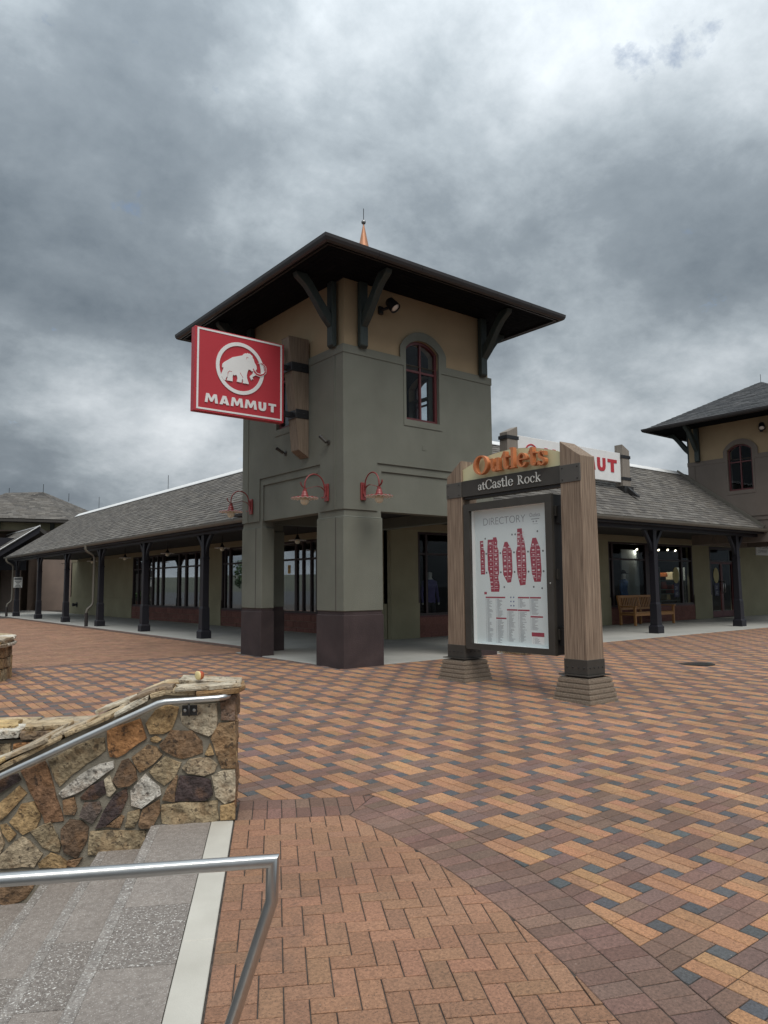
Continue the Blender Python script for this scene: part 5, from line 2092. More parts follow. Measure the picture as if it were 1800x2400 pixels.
def emblem(parent, O, U, N, k, ring_r, m_white, m_red, base):
    """round emblem with a walking mammoth; k scales the outline"""
    n = 48
    mb = MB()
    mb.plate([[(ring_r * k * math.cos(2 * math.pi * i / n), ring_r * k * math.sin(2 * math.pi * i / n)) for i in range(n)],
              [(ring_r * k * .862 * math.cos(-2 * math.pi * i / n), ring_r * k * .862 * math.sin(-2 * math.pi * i / n)) for i in range(n)]], O, U, Z3, N, base, base + .012)
    mb.build('emblem_ring', m_white, parent)
    c_ = (-.015, .131)
    for nm, P_, d0, d1, m_ in (('emblem_body', BODY, .001, .0165, m_white), ('emblem_trunk', TRUNK, .001, .0155, m_white), ('emblem_tusk', TUSK, .0125, .019, m_white)):
        mb = MB()
        mb.plate([[((p[0] - c_[0]) * k, (p[1] - c_[1]) * k) for p in P_]], O, U, Z3, N, base + d0, base + d1)
        mb.build(nm, m_, parent)
    cx = sum(p[0] for p in TUSK) / len(TUSK)
    no, ni = TUSK[:10], TUSK[11:]
    inner = []
    for i, p in enumerate(TUSK):
        a, b = TUSK[i - 1], TUSK[(i + 1) % len(TUSK)]
        inner.append(p)
    mid = [((no[i][0] + ni[len(ni) - 1 - min(i, len(ni) - 1)][0]) / 2, (no[i][1] + ni[len(ni) - 1 - min(i, len(ni) - 1)][1]) / 2) for i in range(len(no))]
    red = [(m0[0] + (o0[0] - m0[0]) * .55, m0[1] + (o0[1] - m0[1]) * .55) for m0, o0 in zip(mid, no)]
    red += [(m0[0] - (o0[0] - m0[0]) * .55, m0[1] - (o0[1] - m0[1]) * .55) for m0, o0 in zip(reversed(mid), reversed(no))]
    mb = MB()
    mb.plate([[((p[0] - c_[0]) * k, (p[1] - c_[1]) * k) for p in red]], O, U, Z3, N, base + .0195, base + .021)
    mb.build('emblem_tusk_core', m_red, parent)
    for P_ in ([(.094, .315), (.101, .318), (.104, .352), (.133, .345), (.134, .352), (.097, .362)], [(-.262, -.06), (-.25, .02), (-.225, .045), (-.18, .04), (-.18, .048), (-.232, .054), (-.262, .02)],
               [(-.03, .05), (.03, -.03), (.035, -.026), (-.022, .055)]):
        mb = MB()
        mb.plate([[((p[0] - c_[0]) * k, (p[1] - c_[1]) * k) for p in P_]], O, U, Z3, N, base + .017, base + .0178)
        mb.build('emblem_line', m_red, parent)


BODY = [(-0.367,0.095),(-0.36,0.156),(-0.326,0.194),(-0.174,0.305),(0.019,0.374),(0.044,0.405),(0.074,0.423),(0.093,0.419),(0.116,0.437),(0.134,0.427),(0.162,0.432),(0.185,0.414),(0.212,0.399),(0.214,0.379),(0.223,0.359),(0.239,0.341),(0.252,0.294),(0.295,0.232),(0.302,0.176),(0.284,0.152),(0.259,0.129),(0.233,0.136),(0.211,0.115),(0.165,0.141),(0.137,0.14),(0.117,0.087),(0.105,0.03),(0.112,-0.025),(0.149,-0.122),(0.029,-0.122),(0.034,-0.094),(0.025,-0.04),(0.013,-0.056),(0.005,-0.118),(-0.084,-0.116),(-0.073,-0.057),(-0.083,-0.01),(-0.107,0.004),(-0.133,-0.014),(-0.158,0.0),(-0.169,-0.045),(-0.166,-0.123),(-0.278,-0.123),(-0.261,-0.068),(-0.272,-0.049),(-0.296,-0.095),(-0.297,-0.122),(-0.333,-0.125),(-0.38,-0.068),(-0.378,-0.027),(-0.346,0.061),(-0.342,0.094),(-0.361,0.088)]
TRUNK = [(0.233,0.125),(0.223,0.078),(0.184,0.043),(0.163,0.009),(0.178,-0.016),(0.2,-0.045),(0.207,-0.017),(0.236,-0.023),(0.216,0.014),(0.242,0.037),(0.306,0.076),(0.287,0.103)]
TUSK = [(0.213,0.161),(0.241,0.095),(0.295,0.056),(0.365,0.044),(0.435,0.075),(0.486,0.131),(0.498,0.204),(0.48,0.258),(0.433,0.292),(0.378,0.306),(0.313,0.28),(0.371,0.288),(0.417,0.268),(0.457,0.225),(0.462,0.17),(0.426,0.121),(0.372,0.1),(0.31,0.107),(0.268,0.142),(0.237,0.182)]

# ------------------------------------------------------------------ red projecting sign on the tower
SY = 1.20
sg = thing('blade_sign', 'square red MAMMUT sign with white mammoth emblem hung from a timber on the tower', 'sign', (-1.345, SY + .07, 5.045))
sO = Vector((-1.345, SY, 5.045))
bx('cabinet', 'sign_red', sg, -1.345 - .865, -1.345 + .865, SY, SY + .14, 5.045 - .725, 5.045 + .735, bevel=.006)
mb = MB()
a, b = .822, .79
mb.plate([[(-a, -.69), (a, -.69), (a, .718), (-a, .718)], [(-b, -.66), (-b, .688), (b, .688), (b, -.66)]], sO, X3, Z3, -Y3, .0005, .006)
mb.build('border_line', 'sign_white', sg)
emblem(sg, sO + Vector((-.015, 0, .131)), X3, -Y3, 1.0, .465, 'sign_white', 'sign_red', .001)
for ch, u0, u1 in (('M', -.672, -.432), ('A', -.402, -.222), ('M', -.192, .046), ('M', .074, .312), ('U', .346, .498), ('T', .545, .70)):
    block_letter(ch, u0, u1, -.560, -.405, sO, X3, -Y3, .0005, .014, 'sign_white', sg)
# timber hanger and straps
mb = MB()
mb.plate([[(0, 3.725), (-.195, 3.85), (-.42, 5.935), (0, 5.94)]], (-.016, 1.10, 0), X3, Z3, Y3, 0, .26)
hang = mb.build('hanger_timber', 'wood_grey', sg, bevel=.008)
for z0, z1, xo in ((5.30, 5.47, -.39), (4.43, 4.60, -.29)):
    mb = MB()
    mb.box(xo, -.014, 1.088, 1.372, z0, z1)
    mb.build('strap', 'black_metal', sg, bevel=.006)
    mb = MB()
    mb.box(-.49, xo + .01, SY + .03, SY + .11, z0 + .04, z1 - .04)
    mb.build('strap_arm', 'black_metal', sg)
    for u in (-.22, -.12):
        MB().lathe([(.016, 0), (.016, .008), (.008, .014)], (u, 1.088, (z0 + z1) / 2), 8, axis=(0, -1, 0)).build('bolt', 'black_metal', sg)

# ------------------------------------------------------------------ wall lamps
def wall_lamp(base, out, label):
    base, out = Vector(base), Vector(out)
    side = Vector((-out.y, out.x, 0))
    t = thing('wall_lamp', label, 'lamp', tuple(base), 0, 'red gooseneck lamps on the tower')
    F3 = Matrix(((out.x, side.x, 0, base.x), (out.y, side.y, 0, base.y), (0, 0, 1, base.z), (0, 0, 0, 1)))
    MB().box(0, .035, -.055, .055, -.15, .16, F3).build('wall_plate', 'lamp_red', t, bevel=.006)
    MB().box(.035, .06, -.03, .03, -.05, .12, F3).build('arm_socket', 'lamp_red', t, bevel=.004)
    pth = [F3 @ Vector((.04, 0, .05))]
    for i in range(15):
        a = math.pi * i / 14
        pth.append(F3 @ Vector((.27 - .20 * math.cos(a), 0, .10 + .21 * math.sin(a))))
    pth.append(F3 @ Vector((.47, 0, .02)))
    MB().tube(pth, .012, 8).build('gooseneck', 'lamp_red', t, smooth=True)
    sc = []
    for i in range(22):
        a = -2.2 + 4.6 * i / 21
        sc.append((.16 - .0 + .085 * math.cos(a) , -.02 + .085 * math.sin(a)))
    scroll = [(.13, -.085), (.10, -.10), (.065, -.075), (.05, -.02), (.07, .045), (.13, .09), (.21, .105), (.33, .075), (.44, .045), (.50, .06), (.545, .105), (.555, .15)]
    mb = MB()
    for i in range(len(scroll) - 1):
        (a0, b0), (a1, b1) = scroll[i], scroll[i + 1]
        d = Vector((a1 - a0, 0, b1 - b0)).normalized()
        n_ = Vector((-d.z, 0, d.x)) * .003
        P = []
        for (a_, b_) in ((a0, b0), (a1, b1)):
            for s_ in (-.016, .016):
                for q in (-1, 1):
                    P.append(F3 @ (Vector((a_, s_, b_)) + n_ * q))
        mb.add(P, [(0, 4, 5, 1), (2, 3, 7, 6), (0, 2, 6, 4), (1, 5, 7, 3), (0, 1, 3, 2), (4, 6, 7, 5)])
    mb.build('scroll', 'lamp_red', t)
    MB().lathe([(.022, .05), (.034, .045), (.034, .01), (.045, .0), (.052, -.03), (.062, -.065), (.07, -.075)], F3 @ Vector((.47, 0, -.01)), 16).build('neck', 'lamp_red', t, smooth=True, flat_angle=40)
    sh = MB()
    n = 72
    P = []
    for r_, h in ((.05, -.078), (.12, -.088), (.235, -.115), (.232, -.122), (.12, -.095), (.05, -.085)):
        for j in range(n):
            a = 2 * math.pi * j / n
            w = .010 * math.cos(18 * a) * (r_ / .235) ** 2
            P.append(F3 @ Vector((.47 + r_ * math.cos(a), r_ * math.sin(a), h + w - .01)))
    fs, ms = [], []
    for i in range(5):
        for j in range(n):
            fs.append((i * n + j, i * n + (j + 1) % n, (i + 1) * n + (j + 1) % n, (i + 1) * n + j))
    sh.add(P, fs)
    sh.m = [0] * (2 * n) + [1] * (3 * n)
    sh.build('shade', ['lamp_red', 'shade_white'], t)
    gl = [(.001, -.235)] + [(.078 * math.sin(a), -.165 - .075 * math.cos(a)) for a in [i * math.pi / 12 for i in range(1, 11)]] + [(.045, -.095)]
    MB().lathe(gl, F3 @ Vector((.47, 0, -.005)), 20).build('globe', 'globe', t, smooth=True)
    return t


wall_lamp((-.0135, .474, 3.0), (-1, 0, 0), 'red gooseneck lamp left of the tower corner, above the left opening')
wall_lamp((.405, -.0005, 3.0), (0, -1, 0), 'red gooseneck lamp on the tower face right of the corner')
wall_lamp((-.0135, 3.258, 3.0), (-1, 0, 0), 'red gooseneck lamp at the far left edge of the tower, before the shingles')

# flood light and small spots
fl = thing('flood_light', 'black round floodlight on the tan wall under the tower eaves', 'light', (.87, .035, 6.38))
bx('mount', 'black_metal', fl, .80, .90, -.02, .034, 6.30, 6.45, bevel=.01)
MB().tube([(.86, -.02, 6.38), (.92, -.14, 6.40)], .03, 8).build('arm', 'black_metal', fl)
_ax = Vector((.25, -.55, -.75)).normalized()
MB().lathe([(.05, -.14), (.085, -.11), (.10, .0), (.105, .10), (.092, .10), (.088, .075)], (.96, -.20, 6.44), 20, axis=_ax).build('housing', 'black_metal', fl, smooth=True, flat_angle=50)
MB().lathe([(.087, .0), (.05, .012), (.001, .016)], Vector((.96, -.20, 6.44)) + _ax * .078, 20, axis=_ax).build('lens', 'shade_white', fl, smooth=True)
fl2 = copy_tree(fl, (17.2 - .02, -.40 + 1.06, 6.34), R(-90), 'black round floodlight on the taupe tower at the right edge')
for o_, lab in ((fl, None), (fl2, None)):
    o_['group'] = 'floodlights under the tower eaves'


def spot(y, z, aim, label):
    t = thing('spot_light', label, 'light', (-.001, y, z), 0, 'sign spots on the tower')
    MB().lathe([(.05, 0), (.05, .012), (.03, .02)], (-.0005, y, z), 16, axis=(-1, 0, 0)).build('rose', 'bronze', t)
    p = Vector((-.07, y, z + .01))
    MB().tube([(-.015, y, z), p], .012, 8).build('arm', 'bronze', t)
    a = Vector(aim).normalized()
    MB().tube([p - a * .02, p + a * .12], .03, 12).build('barrel', 'bronze', t, smooth=True, flat_angle=40)
    MB().lathe([(.031, 0), (.031, .03), (.026, .03), (.026, .01)], p + a * .118, 12, axis=a).build('hood', 'black_metal', t)


spot(.448, 3.90, (-.35, .45, .55), 'small grey spot lamp aimed up near the tower corner')
spot(1.936, 3.925, (-.75, .25, .5), 'small black spot lamp below the red sign')

# ------------------------------------------------------------------ pendant lamps under the arcade
pend = thing('pendant_lamp', 'x', 'lamp', (3.0, 6.38, 2.96), 0, 'pendant lamps under the left arcade')
MB().tube([(3.0, 6.38, 2.96), (3.0, 6.38, 2.72)], .009, 6).build('stem', 'black_metal', pend)
MB().lathe([(.02, .0), (.03, -.01), (.035, -.05), (.06, -.09), (.065, -.125)], (3.0, 6.38, 2.73), 14).build('neck', 'black_metal', pend, smooth=True, flat_angle=40)
sh = MB()
n = 48
P = []
for r_, h in ((.055, -.118), (.13, -.128), (.235, -.15), (.232, -.157), (.13, -.136), (.055, -.126)):
    for j in range(n):
        a = 2 * math.pi * j / n
        P.append((3.0 + r_ * math.cos(a), 6.38 + r_ * math.sin(a), 2.73 + h + .008 * math.cos(12 * a) * (r_ / .235) ** 2))
fs = [(i * n + j, i * n + (j + 1) % n, (i + 1) * n + (j + 1) % n, (i + 1) * n + j) for i in range(5) for j in range(n)]
sh.add(P, fs)
sh.build('shade', 'shade_white', pend)
MB().lathe([(.001, -.25)] + [(.07 * math.sin(a), -.185 - .066 * math.cos(a)) for a in [i * math.pi / 12 for i in range(1, 11)]] + [(.05, -.13)], (3.0, 6.38, 2.73), 18).build('globe', 'globe', pend, smooth=True)
pend['label'] = 'white fluted pendant lamp seen through the tower opening'
for y_, lab in ((10.82, 'pendant lamp hanging just left of the tower pier'), (15.19, 'pendant lamp before the right half of the long shop window'), (19.6, 'pendant lamp at the left end of the long shop window'),
                (23.88, 'pendant lamp beside the downspout against the plain cream wall'), (28.08, 'farthest pendant lamp, half hidden behind a dark column')):
    copy_tree(pend, (3.0, y_, 2.96), 0, lab)

# ------------------------------------------------------------------ directory
DX = .82
dirr = thing('directory_sign', 'mall directory case between two timber posts under an Outlets at Castle Rock header', 'sign', (DX, -3.13, G(DX, -3.13)))
for cy, inner in ((-4.23, 1), (-2.03, -1)):
    zg = G(DX, cy)
    nl = 5
    ped = MB()
    for k in range(nl):                  # stepped, ribbed pedestal
        w0, w1 = .585 - k * .023, 0
        z0 = zg - .01 + k * .062
        ped.frustum(DX, cy, z0, w0, z0 + .046, w0 - .004)
        ped.frustum(DX, cy, z0 + .0461, w0 - .030, z0 + .0619, w0 - .040)
    p_ = ped.build('pedestal', 'aggregate_base', dirr, bevel=.004)
    zt = zg + nl * .062 - .01
    bx('base_plate', 'bronze', dirr, DX - .235, DX + .235, cy - .235, cy + .235, zt + .022, zt + .034)
    bx('leveling_block', 'bronze_dark', dirr, DX - .15, DX + .15, cy - .15, cy + .15, zt, zt + .022)
    zsh = zt + .035
    mb = MB().frustum(DX, cy, zsh, .366, zsh + .19, .366)
    shoe = mb.build('shoe', 'bronze', dirr, bevel=.004)
    for fx, fy in ((-1, 0), (0, -1)):
        for q in (-.13, -.045, .045, .13):
            c_ = Vector((DX + fx * .183 + (q if fy else 0), cy + fy * .183 + (q if fx else 0), zsh + .09))
            MB().lathe([(.012, 0), (.010, .006), (.004, .009)], c_, 8, axis=(fx, fy, 0)).build('rivet', 'bronze_dark', shoe)
    hi, lo_ = 3.27, 3.04
    w0, w1 = .354, .318
    P = []
    for z_, w in ((zsh + .10, w0),):
        P += [(DX - w / 2, cy - w / 2, z_), (DX + w / 2, cy - w / 2, z_), (DX + w / 2, cy + w / 2, z_), (DX - w / 2, cy + w / 2, z_)]
    zy = (lo_, hi) if inner == 1 else (hi, lo_)
    w = w1
    P += [(DX - w / 2, cy - w / 2, zy[0]), (DX + w / 2, cy - w / 2, zy[0]), (DX + w / 2, cy + w / 2, zy[1]), (DX - w / 2, cy + w / 2, zy[1])]
    mb = MB()
    mb.add(P, [(0, 3, 2, 1), (4, 5, 6, 7), (0, 1, 5, 4), (1, 2, 6, 5), (2, 3, 7, 6), (3, 0, 4, 7)])
    post = mb.build('post', 'wood', dirr, bevel=.005)
    bx('band_plate', 'bronze_light', dirr, DX - .172, DX - .15, cy - .1625, cy + .1625, 2.70, 2.935, bevel=.003)
    for q in (-.12, .12):
        for z_ in (2.74, 2.895):
            MB().lathe([(.011, 0), (.009, .006), (.004, .008)], (DX - .172, cy + q, z_), 8, axis=(-1, 0, 0)).build('rivet', 'bronze_dark', dirr)
y0, y1 = -4.06, -2.20            # between the posts
FX = .645
fO = Vector((FX, 0, 0))
# header: pale arched panel, dark band, letters  (u runs along -Y so the writing reads from the front)
U_ = Vector((0, -1, 0))
N_ = Vector((-1, 0, 0))
hd = []
for i in range(25):
    f = i / 24
    hd.append((2.19 + f * 1.88, 3.125 + .175 * (1 - (2 * f - 1) ** 2)))
mb = MB()
mb.plate([[(2.19, 2.94), (4.07, 2.94)] + hd[::-1]], Vector((.70, 0, 0)), U_, Z3, N_, -.10, 0)
mb.build('header_panel', 'pale_yellow', dirr, bevel=.003)
mb = MB()
mb.plate([[(2.185, 2.705), (4.075, 2.705), (4.075, 2.939), (2.185, 2.939)]], Vector((.665, 0, 0)), U_, Z3, N_, -.16, 0)
mb.build('header_band', 'bronze', dirr, bevel=.004)
mb = MB()
mb.plate([[(2.185, 2.665), (4.075, 2.665), (4.075, 2.704), (2.185, 2.704)]], Vector((.70, 0, 0)), U_, Z3, N_, -.14, 0)
mb.build('header_rail', 'bronze_dark', dirr)
OUT = serif_text('Outlets', .190, .24, Vector((.70, 0, 0)) + U_ * 2.515 + Z3 * 2.985, U_, Z3, N_, .03, .105, 'letter_orange', dirr, 'header_letter', .085, arc=lambda x: .022 * (1 - (2 * x / 1.25 - 1) ** 2))
serif_text('at', .080, .17, Vector((.665, 0, 0)) + U_ * 2.555 + Z3 * 2.770, U_, Z3, N_, .004, .014, 'letter_white', dirr, 'header_letter', .06)
serif_text('Castle', .094, .18, Vector((.665, 0, 0)) + U_ * 2.705 + Z3 * 2.768, U_, Z3, N_, .004, .014, 'letter_white', dirr, 'header_letter', .06)
serif_text('Rock', .088, .18, Vector((.665, 0, 0)) + U_ * 3.325 + Z3 * 2.768, U_, Z3, N_, .004, .014, 'letter_white', dirr, 'header_letter', .06)
# glazed case
CXF = .66                          # front of the case
cO = Vector((CXF, 0, 0))
ca, cb_, cz0, cz1 = 2.225, 3.90, .425, 2.585
ga, gb, gz0, gz1 = 2.345, 3.79, .505, 2.475
mb = MB()
mb.plate([[(ca, cz0), (cb_, cz0), (cb_, cz1), (ca, cz1)], [(ga, gz0), (ga, gz1), (gb, gz1), (gb, gz0)]], cO, U_, Z3, N_, -.05, 0)
case = mb.build('case_door', 'bronze', dirr, bevel=.004)
mb = MB()
mb.plate([[(ca + .004, cz0 + .004), (cb_ - .004, cz0 + .004), (cb_ - .004, cz1 - .004), (ca + .004, cz1 - .004)], [(ga - .012, gz0 - .012), (ga - .012, gz1 + .012), (gb + .012, gz1 + .012), (gb + .012, gz0 - .012)]], cO, U_, Z3, N_, -.22, -.0505)
body = mb.build('case_body', 'bronze_dark', dirr)
mb = MB()
mb.plate([[(ga - .0115, gz0 - .0115), (gb + .0115, gz0 - .0115), (gb + .0115, gz1 + .0115), (ga - .0115, gz1 + .0115)], [(ga - .002, gz0 - .002), (ga - .002, gz1 + .002), (gb + .002, gz1 + .002), (gb + .002, gz0 - .002)]], cO, U_, Z3, N_, -.125, -.051)
mb.build('lining', 'cabinet_white', body)
mb = MB()
mb.plate([[(ga - .011, gz0 - .011), (gb + .011, gz0 - .011), (gb + .011, gz1 + .011), (ga - .011, gz1 + .011)]], cO, U_, Z3, N_, -.18, -.126)
poster = mb.build('poster', 'poster', dirr)
mb = MB()
mb.plate([[(ga + .001, gz0 + .001), (gb - .001, gz0 + .001), (gb - .001, gz1 - .001), (ga + .001, gz1 - .001)]], cO, U_, Z3, N_, -.03, -.024)
mb.build('pane', 'glass_clear', dirr)
for z_ in (2.35, 1.5, .7):
    bx('hinge', 'bronze', dirr, CXF + .06, CXF + .12, -cb_ - .022, -cb_ - .0005, z_ - .07, z_ + .07, bevel=.003)
bx('case_mount', 'bronze_dark', dirr, CXF + .10, CXF + .22, -4.06, -cb_ - .001, 2.18, 2.42)
bx('case_mount', 'bronze_dark', dirr, CXF + .10, CXF + .22, -4.06, -cb_ - .001, .55, .80)
bx('case_mount', 'bronze_dark', dirr, CXF + .10, CXF + .22, -ca + .001, -2.20 + .02, .55, .80)
MB().lathe([(.012, 0), (.008, .004)], Vector((CXF, -3.845, 1.38)), 10, axis=N_).build('lock', 'steel', dirr)
PX = CXF + .126                      # face of the poster
# printed content, laid flat on the poster: rows are given on a 0..100 x 0..100 grid
gw_, gh_ = gb - ga, gz1 - gz0


def pg(u, v):
    return (ga + u / 100 * gw_ * .925, gz0 + v / 100 * gh_)


pO = Vector((PX, 0, 0))


def printed(name, m, loops, lvl):
    mb = MB()
    for l in loops:
        q = [pg(*p) for p in l]
        if area(q) > 0:
            q = q[::-1]
        mb.add([pO + U_ * p[0] + Z3 * p[1] + N_ * (.0008 * lvl) for p in q], [tuple(range(len(q)))])
    return mb.build(name, m, poster)


def rc(a, b, c_, d):
    return [(a, c_), (b, c_), (b, d), (a, d)]


plain_text('DIRECTORY', pO + U_ * pg(13, 0)[0] + Z3 * pg(0, 88.5)[1], U_, Z3, .105, 'ink_grey', poster, 'print_title', .0008, width=gw_ * .565, thin=-.012)
plain_text('Outlets', pO + U_ * pg(80, 0)[0] + Z3 * pg(0, 91.5)[1], U_, Z3, .055, 'ink_grey', poster, 'print_title', .0008, width=gw_ * .13)
printed('print_rule', 'ink_grey', [rc(82, 93, 89.6, 90.2), rc(84, 86, 87.6, 88.6), rc(88, 90, 87.6, 88.6), rc(84, 91, 86.3, 86.5)], 1)
MAPS = [[(7, 77), (12, 77), (12.5, 70), (14, 69), (14, 51.5), (7.5, 51.5)],
        [(19, 77.5), (27, 77.5), (27, 79), (32, 79), (33.5, 76), (33, 72), (35, 69), (35, 52.5), (33.5, 49), (35.5, 43), (34.5, 38.5), (22.5, 38.5), (21.5, 46), (20, 52), (18.5, 55), (18, 69)],
        [(44, 75), (48, 75), (54, 68.5), (54.5, 52.5), (52, 45.5), (47, 45), (41, 51), (40, 68)],
        [(62.5, 84), (69, 84), (69.5, 79), (72, 75), (73.5, 68), (74, 52.5), (72, 43.5), (64.5, 43), (61, 51.5), (60, 67), (62, 71), (62, 79)],
        [(83, 76.5), (88, 76.5), (93, 69), (94, 52), (92.5, 45.5), (84, 45.5), (81, 51.5), (79, 67)]]
printed('print_map', 'map_red', MAPS, 1)
ln = []
rnd = random.Random(11)
for (x0, x1, xm, ya, yb) in ((8, 13.5, None, 53, 75), (19, 34.6, 27.2, 41, 76), (41, 54, 47.4, 48, 71), (61, 73.5, 67.3, 46, 80), (80, 93.6, 87.2, 48, 72)):
    if xm:
        ln.append(rc(xm - .18, xm + .18, ya - 1.5, yb))
    y_ = ya
    while y_ < yb:
        for a, b in (((x0, xm), (xm, x1)) if xm else ((x0, x1),)):
            if rnd.random() < .85:
                q = y_ + rnd.uniform(-.6, .6)
                ln.append(rc(a + .6, b - .6, q, q + .22))
            ln.append(rc((a + b) / 2 - rnd.uniform(.6, 2.2), (a + b) / 2 + rnd.uniform(.6, 2.2), y_ + 1.2, y_ + rnd.uniform(1.7, 2.4)))
        y_ += rnd.uniform(2.8, 4.0)
printed('print_map_line', 'map_line', ln, 2)
dk = []
for x_ in (16.3, 37.5, 57.2, 76.6, 96.5):
    for y_ in (67, 52.8):
        dk.append([(x_ + 1.25 * math.cos(a), y_ + .75 * math.sin(a)) for a in [k * math.pi / 5 for k in range(10)]])
for x_, y_ in ((15.3, 78.5), (55, 80), (59.5, 80), (90, 81), (42, 42), (83, 42), (94, 41)):
    dk.append([(x_ + 1.1 * math.cos(a), y_ + .75 * math.sin(a)) for a in [k * math.pi / 4 for k in range(8)]])
printed('print_symbol', 'ink_dark', dk, 1)
printed('print_symbol', 'ink_blue', [[(x_ + .9 * math.cos(a), y_ + .6 * math.sin(a)) for a in [k * math.pi / 4 for k in range(8)]] for x_, y_ in ((51, 34.5), (55, 34.5), (51, 31.5), (55, 31.5), (51, 28.5), (55, 28.5), (66, 76))], 1)
printed('print_heading', 'map_red', [rc(12, 16, 36.6, 38.4), rc(14, 43, 33.8, 34.9), rc(29, 44, 18.6, 19.7), rc(45, 60, 24.9, 26), rc(60.6, 76.5, 24.8, 25.9), rc(61, 76.5, 33.8, 34.9), rc(77.3, 92, 33.8, 34.9), rc(77.5, 94, 20.5, 21.6), rc(78.5, 95, 7.4, 10.2)], 1)
printed('print_label', 'cabinet_white', [rc(78.5, 95, 2.0, 7.3)], 1)
tx = []
for x0, x1, ya, yb in ((14, 28, 1.6, 33.2), (29, 43, 20.5, 33.2), (29, 44, 1.2, 18), (45, 60, 3, 24.3), (61, 76, 3, 24.2), (61, 76, 27.5, 33.2), (77, 92, 22.6, 33.2), (77.5, 94, 12, 20), (80, 94, 2.6, 6.6)):
    y_ = yb
    while y_ > ya:
        w = rnd.uniform(.25, .8)
        tx.append(rc(x0, x0 + .9, y_ - .28, y_))
        tx.append(rc(x0 + 2, x0 + 2 + (x1 - x0 - 3) * w, y_ - .28, y_))
        y_ -= .78
printed('print_listing', 'ink_grey', tx, 2)

# ------------------------------------------------------------------ long white sign on the right roof
RSY = 2.02
rs = thing('roof_sign', 'long white MAMMUT sign between wooden posts on the right arcade roof', 'sign', (8.95, RSY, 4.2))
rO = Vector((0, RSY, 0))
bx('panel', 'sign_white', rs, 6.78, 11.19, RSY, RSY + .12, 4.27, 5.12, bevel=.005)
emblem(rs, rO + Vector((7.30, 0, 4.69)), X3, -Y3, .56, .465, 'sign_red', 'sign_white', .0008)
xs_ = 7.85
for ch, w in (('M', .60), ('A', .50), ('M', .60), ('M', .60), ('U', .42), ('T', .42)):
    pass
for ch, a, b in (('M', 7.72, 8.32), ('A', 8.36, 8.84), ('M', 8.86, 9.46), ('A', 9.44, 9.94), ('U', 10.02, 10.46), ('T', 10.54, 11.0)):
    pass
for ch, a, b in (('M', 7.76, 8.33), ('A', 8.36, 8.82), ('M', 8.85, 9.40), ('M', 9.43, 9.98), ('U', 10.07, 10.46), ('T', 10.56, 11.0)):
    block_letter(ch, a, b, 4.53, 4.90, rO, X3, -Y3, .0005, .012, 'sign_red', rs)
for x0, x1, zl, zr_ in ((6.34, 6.72, 5.15, 5.32), (11.22, 11.56, 5.38, 5.22)):
    mb = MB()
    mb.plate([[(x0 - .02, 4.0), (x1 + .02, 4.0), (x1, zr_), (x0, zl)]], (0, RSY - .06, 0), X3, Z3, Y3, 0, .26)
    mb.build('post', 'wood_pale', rs, bevel=.006)
    for z_ in (4.34, 4.98):
        bx('strap', 'black_metal', rs, x0 - .03, x1 + .03, RSY - .075, RSY + .22, z_, z_ + .085)
    bx('foot', 'bronze_dark', rs, x0 - .05, x1 + .06, RSY - .12, RSY + .3, 3.85, 4.16)
    mb = MB()
    mb.plate([[(-.1, 4.14), (-.1, 3.95), (-.42, 3.80), (-.42, 3.86)]], (x0 + .1, RSY, 0), Y3, Z3, X3, 0, .12)
    mb.build('foot_brace', 'bronze_dark', rs)

# ------------------------------------------------------------------ bench
bn = thing('bench', 'slatted teak bench with arms under the right arcade window', 'bench', (15.2, 3.9, .004))
b0, b1 = 14.05, 16.40
yf, yb_ = 3.60, 4.14


def bb_(name, x0, x1, y0_, y1_, z0, z1):
    return bx(name, 'teak', bn, x0, x1, y0_, y1_, z0, z1, bevel=.004)


for x_ in (b0, b1 - .07):
    bb_('leg', x_, x_ + .07, yf, yf + .07, .004, .60)
    bb_('arm', x_ - .02, x_ + .09, yf - .04, yb_ + .02, .601, .64)
    bb_('side_rail', x_ + .01, x_ + .06, yf + .071, yb_, .33, .39)
for x_ in (b0, (b0 + b1) / 2 - .035, b1 - .07):
    mb = MB()
    mb.plate([[(yb_, .004), (yb_ + .06, .004), (yb_ + .06, .42), (yb_ + .15, .95), (yb_ + .09, .95), (yb_, .42)]], (x_, 0, 0), Y3, Z3, X3, 0, .07)
    mb.build('leg', 'teak', bn, bevel=.004)
bb_('front_rail', b0 + .071, b1 - .071, yf + .01, yf + .05, .31, .40)
for k in range(6):
    y_ = yf - .01 + k * .092
    bb_('seat_slat', b0 + .005, b1 - .005, y_, y_ + .08, .402, .425)
for z0, z1 in ((.90, .975), (.50, .56)):
    mb = MB()
    f0, f1 = (z0 - .42) / .53 * .09, (z1 - .42) / .53 * .09
    mb.plate([[(yb_ + .0 + f0, z0), (yb_ + .05 + f0, z0), (yb_ + .05 + f1, z1), (yb_ + f1, z1)]], (b0 - .01, 0, 0), Y3, Z3, X3, 0, b1 - b0 + .02)
    mb.build('back_rail', 'teak', bn)
for sec in (0, 1):
    xa = b0 + .075 + sec * (b1 - b0) / 2
    wd = (b1 - b0) / 2 - .11
    for k in range(11):
        x_ = xa + .02 + wd * (k + .15) / 11
        mb = MB()
        mb.plate([[(yb_ + .03, .561), (yb_ + .048, .561), (yb_ + .105, .899), (yb_ + .087, .899)]], (x_, 0, 0), Y3, Z3, X3, 0, .045)
        mb.build('back_slat', 'teak', bn)

